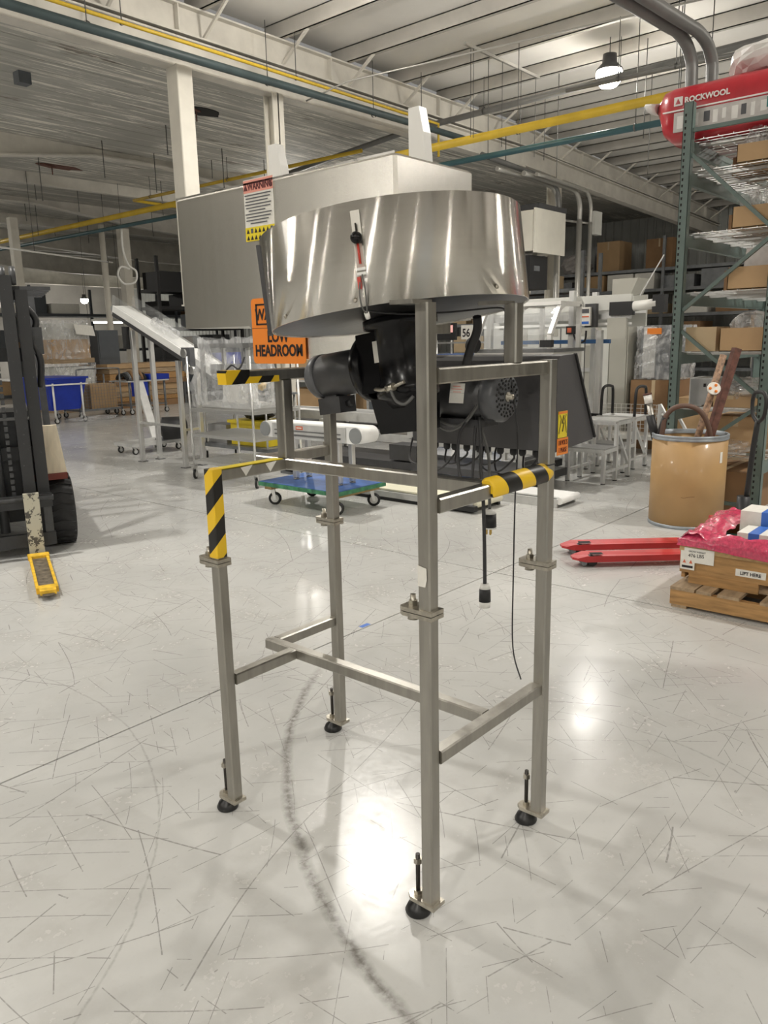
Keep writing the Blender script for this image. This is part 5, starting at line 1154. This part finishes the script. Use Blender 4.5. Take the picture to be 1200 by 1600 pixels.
# storage racks along the far left bay
def farrack(name, label, x0, x1, y0, y1, zs, seed, mat='steel_grey', cat='rack', items=True, top_items=True, colours=('cardboard', 'cabinet_grey', 'steel_grey', 'cardboard_dark', 'black_matt', 'label_white')):
    t = thing(name, label, cat, ((x0+x1)/2, (y0+y1)/2, 0)); R = random.Random(seed)
    along_x = (x1-x0) > (y1-y0); n = max(2, int(round(max(x1-x0, y1-y0)/2.6))+1)
    for i in range(n):
        f = i/(n-1)
        for s in (0, 1):
            x = x0+(x1-x0)*f if along_x else (x0, x1)[s]; y = (y0, y1)[s] if along_x else y0+(y1-y0)*f
            MB().box(x-.04, x+.04, y-.04, y+.04, 0, zs[-1]+.9).build('post', mat, t)
    for z in zs: MB().box(x0, x1, y0, y1, z-.09, z).build('shelf', mat, t)
    if not items: return
    OR = ('first', 'second', 'third', 'fourth', 'fifth', 'sixth', 'seventh', 'eighth', 'ninth', 'tenth', 'eleventh', 'twelfth', 'thirteenth', 'fourteenth', 'fifteenth', 'sixteenth', 'seventeenth', 'eighteenth', 'nineteenth', 'twentieth')
    KN = {'cardboard': 'brown carton', 'cardboard_dark': 'dark brown carton', 'cabinet_grey': 'dark grey case', 'steel_grey': 'grey steel case', 'black_matt': 'black case', 'label_white': 'white case', 'orange_beam': 'orange case', 'cardboard_pale': 'pale carton'}
    for iz, z in enumerate(zs):
        if iz == len(zs)-1 and not top_items: continue
        z += .001; p = .12; Ln = max(x1-x0, y1-y0); cnt = 0
        while p < Ln-.5:
            w = R.uniform(.4, 1.1); h = min(R.uniform(.25, .7), (zs[iz+1]-z-.12) if iz+1 < len(zs) else .7); w = min(w, Ln-p-.1)
            if R.random() < .75:
                b = (x0+p, x0+p+w, y0+.06, y1-.06) if along_x else (x0+.06, x1-.06, y0+p, y0+p+w)
                c_ = R.choice(colours)
                solo(MB().box(*b, z, z+h), 'stored_box', c_, f"{KN[c_]}, {OR[cnt]} from the {'left' if along_x else 'right'} on the {OR[iz]} shelf up, {label}", 'box', 'boxes on the '+label); cnt += 1
            p += w+R.uniform(.05, .3)
farrack('storage_rack', 'far left storage rack', 7.0, 21.0, 26.0, 27.2, [.1, 1.5, 2.7], 3, 'cabinet_grey')
farrack('dark_shelf_rack', 'dark steel shelf rack', 13.6, 16.6, 20.2, 21.2, [.2, 1.2, 2.1, 2.7, 3.2], 9, 'black_matt', colours=('black_matt', 'steel_grey', 'cabinet_grey'))
t = thing('fluorescent_light', 'white fluorescent strip light in the far left bay', 'lamp', (13.1, 22.5, 2.2))
MB().box(12.8, 13.7, 22.4, 22.55, 2.28, 2.33).build('tube', 'tube_glow', t); MB().box(12.75, 13.75, 22.38, 22.57, 2.33, 2.4).build('fixture', 'white_plastic', t)
for x in (12.6, 13.7): MB().cyl((x, 22.48, 2.4), (x, 22.48, 5.46), .006, n=5).build('hanger_rod', 'rod', t)
t = thing('pack_bench', 'cluttered packing bench beyond the round post', 'bench', (12.8, 19.0, 0))
MB().box(13.1, 14.9, 17.9, 18.7, .95, 1.0).build('bench_top', 'alu_paint', t)
for x in (13.15, 14.85):
    for y in (17.95, 18.65): MB().box(x-.03, x+.03, y-.03, y+.03, 0, .95).build('leg', 'steel_grey', t)
carton(13.2, 13.7, 18.0, 18.5, 1.0, .3, 'pale carton on the packing bench by the round post', 'cardboard_pale')
solo(MB().box(13.8, 14.7, 18.0, 18.5, 1.0, 1.35), 'blue_crate', 'blue_bin', 'blue crate on the packing bench by the round post', 'crate')
# ------------------------------------------------------------------ blue dolly with the white belt conveyor on it
dl_ = thing('platform_dolly', 'blue topped wooden dolly with green edges on four casters', 'dolly', (5.42, 5.5, 0))
pts = [(5.0, 4.69), (5.80, 4.98), (5.62, 6.22), (5.08, 6.0)]
dx0, dx1, dy0, dy1 = 5.04, 5.74, 4.93, 6.02
MB().box(dx0, dx1, dy0, dy1, .20, .238).build('deck', 'dolly_green', dl_); MB().box(dx0+.008, dx1-.008, dy0+.008, dy1-.008, .238, .243).build('deck_pad', 'dolly_blue', dl_)
for y in (dy0+.06, dy1-.16): MB().box(dx0+.03, dx1-.03, y, y+.1, .165, .20).build('batten', 'plywood', dl_)
for x in (dx0+.09, dx1-.09):
    for y in (dy0+.11, dy1-.11): caster(dl_, x, y, .065, .166, 'rubber', -.9)
bc = thing('belt_conveyor', 'short white belt conveyor standing on the blue dolly', 'conveyor', (5.42, 5.5, .243))
BX0, BX1, BY0, BY1, BZ = 5.30, 5.56, 4.84, 6.26, .735
def stad(r, x):
    out = []
    for i in range(13): a = -math.pi/2+math.pi*i/12; out.append((x, BY1-.08+r*math.cos(a)*1.0, BZ+r*math.sin(a)))
    for i in range(13): a = math.pi/2+math.pi*i/12; out.append((x, BY0+.08+r*math.cos(a), BZ+r*math.sin(a)))
    return out
MB().loft([stad(.080, BX0+.012), stad(.080, BX1-.012)], True, True).build('belt', 'belt_white', bc)
for y in (BY0+.08, BY1-.08): MB().cyl((BX0-.002, y, BZ), (BX1+.002, y, BZ), .074, n=24).build('end_roller', 'grey_cap', bc)
MB().box(BX0-.004, BX0+.014, BY0+.20, BY1-.20, BZ-.075, BZ+.07).build('side_rail', 'alu_paint', bc); MB().box(BX1-.014, BX1+.004, BY0+.20, BY1-.20, BZ-.075, BZ+.07).build('side_rail', 'alu_paint', bc)
MB().box(BX0-.012, BX0-.004, BY0+.26, BY1-.24, BZ-.045, BZ-.03).build('slot_trim', 'alu_dark', bc); MB().box(BX0-.012, BX0-.004, BY0+.26, BY1-.24, BZ+.0, BZ+.008).build('slot_trim', 'alu_dark', bc)
plate(MB(), (BX0-.0055, 5.66, BZ+.035), (0, -1, 0), Z, .10, .035, .002).build('maker_label', 'label_red', bc); plate(MB(), (BX0-.0085, 5.66, BZ+.035), (0, -1, 0), Z, .07, .012, .002).build('label_text', 'label_white', bc)
for y in (5.17, 5.78):
    for x in (5.34, 5.52): extr('leg', (x, y, .262), (x, y, BZ-.07), bc, .05); MB().lathe([(.03, .243), (.03, .25), (.01, .262)], (x, y, 0), Z, 14).build('levelling_foot', 'alu_dark', bc)
    MB().bar((5.34, y, .34), (5.52, y, .34), .03, .03, 0).build('tie_bar', 'alu', bc)
MB().cyl((5.56, BY0+.08, BZ), (5.62, BY0+.08, BZ), .014, n=8).build('shaft', 'chrome_wire', bc)

# ------------------------------------------------------------------ long conveyors behind
lc = thing('long_conveyor', 'long aluminium conveyor running behind the feeder frame', 'conveyor', (7.5, 6.0, 0))
MB().box(7.38, 7.42, 3.9, 8.6, .585, .70).build('side_rail', 'alu_paint', lc); MB().box(7.78, 7.82, 3.9, 8.6, .585, .70).build('side_rail', 'alu_paint', lc); MB().box(7.42, 7.78, 3.9, 8.6, .66, .68).build('belt', 'metal_sheet', lc)
for y in (4.4, 5.9, 7.4, 8.4):
    for x in (7.4, 7.8): extr('leg', (x, y, .0), (x, y, .585), lc, .06)
    MB().box(7.40, 7.8, y-.02, y+.02, .22, .26).build('tie_bar', 'alu_dark', lc); MB().box(7.33, 7.38, y-.04, y+.04, .44, .60).build('leg_clamp', 'alu_paint', lc)
MB().box(7.36, 7.40, 3.9, 8.6, .36, .46).build('lower_rail', 'alu_paint', lc); MB().box(7.44, 7.76, 3.9, 8.6, .5, .52).build('return_belt', 'black_matt', lc)
MB().box(7.0, 7.25, 5.55, 5.95, .22, .40).build('drive_motor', 'motor_grey', lc); MB().box(6.98, 7.7, 4.0, 7.5, .12, .2).build('drip_tray', 'motor_grey', lc)
for x in (7.1, 7.6):
    for y in (4.2, 6.0, 7.4): MB().box(x-.02, x+.02, y-.02, y+.02, 0, .12).build('tray_foot', 'alu_dark', lc)
c2 = thing('low_conveyor', 'low conveyor with a cream belt lying on the floor behind the dolly', 'conveyor', (6.2, 5.5, 0))
MB().box(5.98, 6.40, 4.02, 6.6, .095, .112).build('belt', 'belt_cream', c2)
for x in (5.95, 6.40): MB().box(x, x+.03, 4.05, 6.6, .03, .09).build('side_rail', 'alu_paint', c2); MB().box(x-.004, x+.034, 4.05, 6.6, 0, .03).build('skid', 'black_matt', c2)
MB().cyl((5.97, 4.04, .075), (6.41, 4.04, .075), .035, n=14).build('end_roller', 'belt_cream', c2); MB().box(5.90, 5.96, 4.0, 4.45, .02, .07).build('drive_cover', 'black_matt', c2)
c3 = thing('low_conveyor', 'low conveyor with a white belt lying on the floor by the right leg', 'conveyor', (6.8, 4.2, 0))
MB().box(6.62, 6.95, 3.5, 5.6, .085, .10).build('belt', 'belt_white', c3)
for x in (6.58, 6.95): MB().box(x, x+.03, 3.52, 5.6, .0, .08).build('side_rail', 'alu_paint', c3)
MB().cyl((6.60, 3.5, .065), (6.97, 3.5, .065), .035, n=14).build('end_roller', 'belt_white', c3)
# benches and boxes beyond the long conveyor
t = thing('steel_bench', 'steel bench with flat cartons beyond the long conveyor', 'bench', (9.6, 9.0, 0))
MB().box(9.3, 9.95, 6.6, 10.8, .93, .97).build('bench_top', 'alu_paint', t)
for y in (6.7, 8.7, 10.7):
    for x in (9.36, 9.9): MB().box(x-.03, x+.03, y-.03, y+.03, 0, .93).build('leg', 'alu_paint', t)
MB().box(9.3, 9.95, 6.6, 10.8, .3, .33).build('lower_shelf', 'alu_dark', t)
carton(9.35, 9.85, 9.2, 10.2, .97, .33, 'brown carton on the steel bench left of the motor', 'cardboard')
carton(9.35, 9.85, 7.6, 8.3, .97, .22, 'yellow taped carton on the steel bench below the motor', 'cardboard_pale')
carton(9.4, 9.9, 8.9, 10.3, .33, .48, 'wide brown carton on the lower shelf of the steel bench', 'cardboard')
solo(MB().box(9.4, 9.9, 7.2, 8.4, .33, .85), 'grey_case', 'cabinet_grey', 'dark grey panelled case on the lower shelf of the steel bench', 'case')
solo(MB().box(10.6, 11.0, 6.9, 8.0, 0, 1.35), 'blue_screen', 'dolly_blue', 'dark blue screen standing beyond the steel bench', 'screen')
solo(MB().cyl((9.6, 7.0, .97), (9.6, 7.0, 1.22), .14, n=20), 'steel_pot', 'chrome_wire', 'shiny steel pot on the bench below the gearbox', 'pot')
# ------------------------------------------------------------------ elevated conveyor on extrusion posts, right of the enclosure
gc = thing('elevated_conveyor', 'elevated white sided conveyor on aluminium posts right of the drum', 'conveyor', (9.4, 5.0, 0))
MB().box(9.30, 9.34, 4.05, 6.2, 1.90, 2.08).build('side_panel', 'cabinet_light', gc)
MB().box(9.28, 9.33, 4.05, 6.2, 1.79, 1.86).build('side_rail', 'alu', gc); MB().box(9.26, 9.34, 4.05, 6.2, 1.72, 1.75).build('side_rail', 'belt_white', gc)
MB().box(9.34, 9.75, 4.05, 6.2, 1.86, 1.90).build('belt', 'belt_white', gc); MB().box(9.75, 9.79, 4.05, 6.2, 1.7, 2.08).build('side_panel', 'cabinet_light', gc)
for (x, y) in ((9.22, 4.78), (9.22, 4.40), (9.85, 4.78), (9.22, 6.0), (9.85, 6.0)): extr('post', (x, y, .0), (x, y, 2.15 if y > 4.5 else 1.66), gc, .07)
MB().box(9.24, 9.30, 4.0, 4.3, 1.83, 1.99).build('head_block', 'black_matt', gc); MB().cyl((9.27, 4.0, 1.93), (9.27, 3.72, 1.95), .06, n=14).build('head_tube', 'white_plastic', gc)
MB().box(9.22, 9.34, 3.62, 3.76, 1.85, 2.05).build('end_block', 'black_matt', gc)
MB().prism([(9.3, 4.3, 2.08), (9.3, 4.06, 2.08), (9.3, 3.98, 2.26), (9.3, 4.3, 2.26)], (.35, 0, 0)).build('hopper_chute', 'cabinet_beige', gc)
MB().box(9.2, 9.24, 4.06, 4.3, 1.55, 1.8).build('drop_plate', 'cabinet_beige', gc)
MB().box(9.16, 9.24, 4.44, 4.58, 1.70, 1.98).build('controller_back', 'motor_grey', gc); kp = MB().box(9.12, 9.16, 4.49, 4.62, 1.72, 1.94).build('controller', 'label_white', gc)
MB().box(9.117, 9.12, 4.505, 4.605, 1.87, 1.92).build('display', 'ink_grey', kp); MB().box(9.117, 9.12, 4.505, 4.605, 1.82, 1.835).build('red_band', 'label_red', kp); MB().box(9.117, 9.12, 4.505, 4.605, 1.74, 1.77).build('blue_band', 'blue_tape', kp)
MB().box(9.14, 9.18, 4.70, 4.82, 1.62, 1.72).build('switch_box', 'black_matt', gc); MB().box(9.135, 9.14, 4.745, 4.80, 1.64, 1.70).build('switch', 'label_red', gc); MB().tube([(9.15, 4.72, 1.62), (9.12, 4.65, 1.52), (9.12, 4.55, 1.54), (9.13, 4.54, 1.66)], .012, 6, 4).build('signal_cable', 'cable', gc)
MB().cyl((9.15, 4.56, 1.62), (9.15, 4.56, .3), .006, n=5).build('drop_cable', 'cable', gc)
MB().bar((9.2, 4.8, .62), (9.2, 4.36, .62), .05, .05, 0).build('cross_bar', 'black_matt', gc); MB().bar((9.2, 4.8, .85), (9.2, 4.6, .62), .03, .03, 0).build('cross_bar', 'black_matt', gc)
MB().box(9.2, 9.8, 4.4, 6.0, .45, .50).build('lower_rail', 'alu', gc); MB().box(9.5, 9.54, 4.4, 6.0, 1.50, 1.55).build('blue_rail', 'blue_trim', gc)
MB().bar((9.3, 3.95, 2.05), (9.35, 3.7, 2.5), .012, .012, 0).build('antenna_rod', 'chrome_wire', gc)
# clear hood under the drum, between the drum posts
t = thing('machine_guard', 'white framed machine guard with clear windows seen between the drum posts', 'machine', (8.6, 5.05, 0))
GX0 = 8.25
MB().box(GX0, GX0+.7, 4.5, 5.6, .78, 1.42).build('base_cabinet', 'white_plastic', t)
for y in (4.55, 5.55):
    for x in (GX0+.05, GX0+.65): MB().box(x-.03, x+.03, y-.03, y+.03, 0, .78).build('leg', 'alu', t)
MB().box(GX0-.02, GX0+.72, 4.48, 5.62, 1.42, 1.46).build('ledge', 'alu_dark', t)
def arch(y, r=1): return [(GX0, y, 1.46), (GX0, y, 1.62), (GX0+.2, y, 1.92), (GX0+.32, y, 1.97), (GX0+.7, y, 1.97), (GX0+.7, y, 1.46)]
for y in (4.55, 5.05, 5.55):
    pr = arch(y)
    for p, q in zip(pr, pr[1:]): MB().bar(p, q, .05, .05, 0).build('guard_frame', 'white_gloss', t)
MB().loft([[(GX0+.2, 4.55, 1.92), (GX0+.2, 5.55, 1.92), (GX0, 5.55, 1.62), (GX0, 4.55, 1.62)], [(GX0+.204, 4.55, 1.922), (GX0+.204, 5.55, 1.922), (GX0+.004, 5.55, 1.618), (GX0+.004, 4.55, 1.618)]]).build('window_pane', 'acrylic', t)
MB().box(GX0, GX0+.004, 4.55, 5.55, 1.46, 1.62).build('window_pane', 'acrylic', t); MB().box(GX0+.2, GX0+.7, 4.53, 5.57, 1.96, 2.0).build('guard_roof', 'white_gloss', t)
MB().cyl((GX0-.08, 5.5, 1.5), (GX0-.08, 5.62, 1.53), .08, n=14).build('hand_wheel', 'black_matt', t)
MB().box(GX0-.06, GX0, 4.5, 4.65, 1.48, 1.56).build('latch', 'black_matt', t)
# cabinets beyond
t = thing('beige_cabinet', 'tall beige steel cabinet behind the elevated conveyor', 'cabinet', (11.1, 4.9, 0))
MB().box(10.8, 11.4, 4.72, 5.15, 0, 1.88).build('body', 'cabinet_beige', t); MB().box(10.785, 10.8, 4.74, 4.99, .05, 1.84).build('door', 'cabinet_beige', t); MB().box(10.778, 10.8, 5.0, 5.12, .02, 1.86).build('side_post', 'cabinet_light', t)
t = thing('white_panel_machine', 'long white panelled machine with grey windows behind the enclosure', 'machine', (11.6, 6.5, 0))
MB().box(11.5, 12.3, 5.3, 7.6, .3, 2.0).build('body', 'cabinet_light', t)
for (ya, yb, za, zb) in ((5.42, 5.72, .62, 1.45), (6.2, 6.5, 1.6, 1.9), (5.72, 6.02, 1.6, 1.9), (6.75, 6.9, 1.45, 1.9), (6.95, 7.1, 1.45, 1.9), (5.42, 5.72, 1.55, 1.85)): MB().box(11.49, 11.5, ya, yb, za, zb).build('window_panel', 'cabinet_beige', t)
for y in (6.15, 7.2): MB().box(11.488, 11.5, y-.008, y+.008, .3, 2.0).build('panel_seam', 'alu_dark', t)
for z in (.55, 1.05): MB().box(11.47, 11.5, 5.3, 7.6, z, z+.06).build('trim_rail', 'alu', t)
for y in (5.4, 7.5): MB().box(11.55, 12.2, y-.05, y+.05, 0, .3).build('foot', 'alu_dark', t)
t = thing('wrapped_cabinet', 'grey cabinet wrapped in crinkled clear film on a brown crate', 'cabinet', (11.0, 4.4, .98))
MB().box(10.95, 11.5, 4.1, 4.6, .99, 1.72).build('body', 'cabinet_grey', t); MB().box(10.94, 10.95, 4.38, 4.56, 1.0, 1.70).build('door', 'alu_paint', t)
def wrap2(u, v):
    a = 2*math.pi*u; c_, s_ = math.cos(a), math.sin(a); k = 1+Rf.uniform(-.06, .06); return (11.2+.34*k*math.copysign(abs(c_)**.4, c_), 4.34+.34*k*math.copysign(abs(s_)**.4, s_), .98+.74*v)
MB().grid(wrap2, 36, 12, False).build('film_wrap', 'clear_bag', t)
MB().box(10.86, 10.87, 4.28, 4.48, 1.6, 1.68).build('orange_label', 'label_orange', t)
carton(10.85, 11.6, 4.02, 4.68, 0, .97, 'tall brown crate under the film wrapped grey cabinet', 'cardboard_dark')
carton(10.7, 11.3, 3.55, 3.98, 0, .75, 'brown carton right of the crate under the wrapped cabinet', 'cardboard')
solo(MB().box(10.84, 10.85, 4.06, 4.14, .42, .6), 'yellow_tag', 'label_yellow', 'small yellow tag on the brown crate', 'tag')
t = thing('mesh_basket', 'white wire mesh basket behind the step stools', 'basket', (9.8, 4.5, 0)); m = MB()
for i in range(15): m.box(10.3, 10.304, 4.0+i*.07, 4.006+i*.07, .25, .68)
for i in range(9): m.box(10.3, 10.304, 4.0, 4.98, .25+i*.053, .256+i*.053)
m.build('mesh_panel', 'white_plastic', t, kind='stuff'); MB().box(10.3, 10.7, 4.0, 4.98, .2, .25).build('basket_floor', 'white_plastic', t)
for y in (4.02, 4.96): MB().box(10.3, 10.33, y-.015, y+.015, 0, .68).build('basket_post', 'white_plastic', t); MB().box(10.67, 10.7, y-.015, y+.015, 0, .25).build('basket_post', 'white_plastic', t)
# ------------------------------------------------------------------ step stools
def stool(x0, xm, x1, y0, y1, zt, zs, label):
    """two steps; the lower one faces the camera (low x)"""
    t = thing('step_stool', label, 'step stool', ((x0+x1)/2, (y0+y1)/2, 0))
    for y in (y0, y1):
        extr('leg', (x0, y, .01), (x0, y, zs), t, .042); extr('leg', (xm, y, .01), (xm, y, zt), t, .042); extr('leg', (x1, y, .01), (x1, y, zt), t, .042)
        MB().bar((x0, y, zs), (xm, y, zs), .04, .04, 0).build('rail', 'alu', t); MB().bar((xm, y, zt), (x1, y, zt), .04, .04, 0).build('rail', 'alu', t)
        MB().bar((x0+.02, y, .13), (x1-.02, y, .13), .03, .03, 0).build('rail', 'alu', t); MB().bar((xm, y, zt-.06), (x1, y, .15), .03, .03, 0).build('brace', 'alu', t)
        for x in (x0, xm, x1): MB().lathe([(.028, 0), (.02, .012)], (x, y, 0), Z, 10).build('foot', 'rubber', t)
    MB().box(xm-.02, x1+.02, y0-.02, y1+.02, zt+.02, zt+.035).build('step_plate', 'alu_paint', t); MB().box(x0-.02, xm-.03, y0-.02, y1+.02, zs+.02, zs+.035).build('step_plate', 'metal_sheet', t)
    for x, z in ((x0, zs), (xm, zt), (x1, zt)): MB().bar((x, y0, z), (x, y1, z), .04, .04, 0).build('rail', 'alu', t)
    return t
stool(7.96, 8.26, 8.6, 3.70, 4.13, .64, .36, 'aluminium two step stool nearest the control enclosure')
t = stool(8.8, 9.1, 9.45, 3.85, 4.32, .60, .30, 'aluminium step stool with black handrails behind the first stool')
for y in (3.87, 4.30): MB().tube([(9.12, y, .6), (9.14, y, .9), (9.2, y, .98), (9.38, y, .98), (9.44, y, .92), (9.45, y, .6)], .018, 7, 4).build('handrail', 'black_matt', t)
t = thing('lattice_ladder', 'small aluminium ladder stand right of the step stools', 'ladder', (9.8, 3.4, 0))
for x in (9.6, 9.95):
    MB().bar((x, 3.75, .75), (x, 3.30, .02), .045, .03, 0).build('slope_leg', 'alu', t); MB().bar((x, 3.75, .02), (x, 3.75, .75), .04, .04, 0, (0, 1, 0)).build('post', 'alu', t)
for k in range(3): MB().box(9.6, 9.95, 3.42+.12*k, 3.56+.12*k, .2+.2*k, .22+.2*k).build('tread', 'alu_paint', t)
t = thing('caster_base', 'dark wheeled base on the floor beside the right leg of the feeder', 'wheel base', (8.05, 4.55, 0))
MB().box(7.87, 8.25, 4.35, 4.75, .12, .2).build('plate', 'black_matt', t); MB().cyl((7.95, 4.5, .2), (8.05, 4.55, .34), .05, n=10).build('motor', 'chrome_wire', t)
for x, y in ((7.91, 4.4), (7.91, 4.7), (8.2, 4.4), (8.2, 4.7)): caster(t, x, y, .045, .13)
# ------------------------------------------------------------------ far right: long shelving along the ribbed wall
farrack('shelf_rack', 'grey far wall shelving', 24.0, 25.2, 4.0, 15.0, [.6, 1.4, 2.2, 2.95, 3.55], 21, 'steel_grey', top_items=False, colours=('cardboard', 'cardboard_pale', 'cardboard_dark', 'orange_beam', 'label_white', 'steel_grey'))
farrack('middle_shelving', 'grey middle wall shelving', 19.0, 20.0, 9.6, 16.5, [.4, 1.2, 2.0, 2.8], 23, 'steel_grey', colours=('cardboard', 'cardboard_pale', 'steel_grey', 'label_white', 'black_matt'))
for (y0, y1, h, mt, lb) in ((10.95, 11.7, .9, 'cardboard', 'large brown carton with a dark print on the top far shelf'), (9.3, 10.1, .85, 'cardboard_dark', 'film wrapped brown carton on the top far shelf')):
    carton(24.1, 25.0, y0, y1, 3.55, h, lb, mt)
bag((24.5, 12.6, 3.56), (.4, .5, .3), 51, 'grey sack on the top far shelf', 'rockwool_grey')
# display and numbered placards on the far wire rack
t = thing('wire_rack', 'chrome wire rack with number placards far behind the frame', 'rack', (13.2, 9.2, 0))
for y in (8.5, 9.8):
    for x in (13.1, 13.6): MB().cyl((x, y, 0), (x, y, 2.0), .02, n=8).build('post', 'chrome_wire', t)
for z in (.5, 1.0, 1.5): MB().box(13.1, 13.6, 8.5, 9.8, z, z+.03).build('wire_shelf', 'chrome_wire', t)
pl2 = MB().box(13.04, 13.05, 8.88, 9.16, 1.58, 1.85).build('number_placard', 'label_white', t); text('56', .22, 'ink', pl2, (13.035, 9.13, 1.63), (0, -1, 0), Z, bold=.004, sx=.85)
MB().box(13.05, 13.1, 8.95, 9.05, 1.5, 1.6).build('placard_clip', 'chrome_wire', t)
pd = MB().box(13.04, 13.1, 9.3, 9.75, 1.57, 1.9).build('display_box', 'black_matt', t); MB().box(13.035, 13.04, 9.36, 9.7, 1.72, 1.86).build('display_face', 'display_red', pd)
solo(MB().box(3.10, 3.17, 2.86, 2.89, 0, .0008), 'floor_tape', 'blue_tape', 'small piece of blue tape on the floor joint', 'tape')
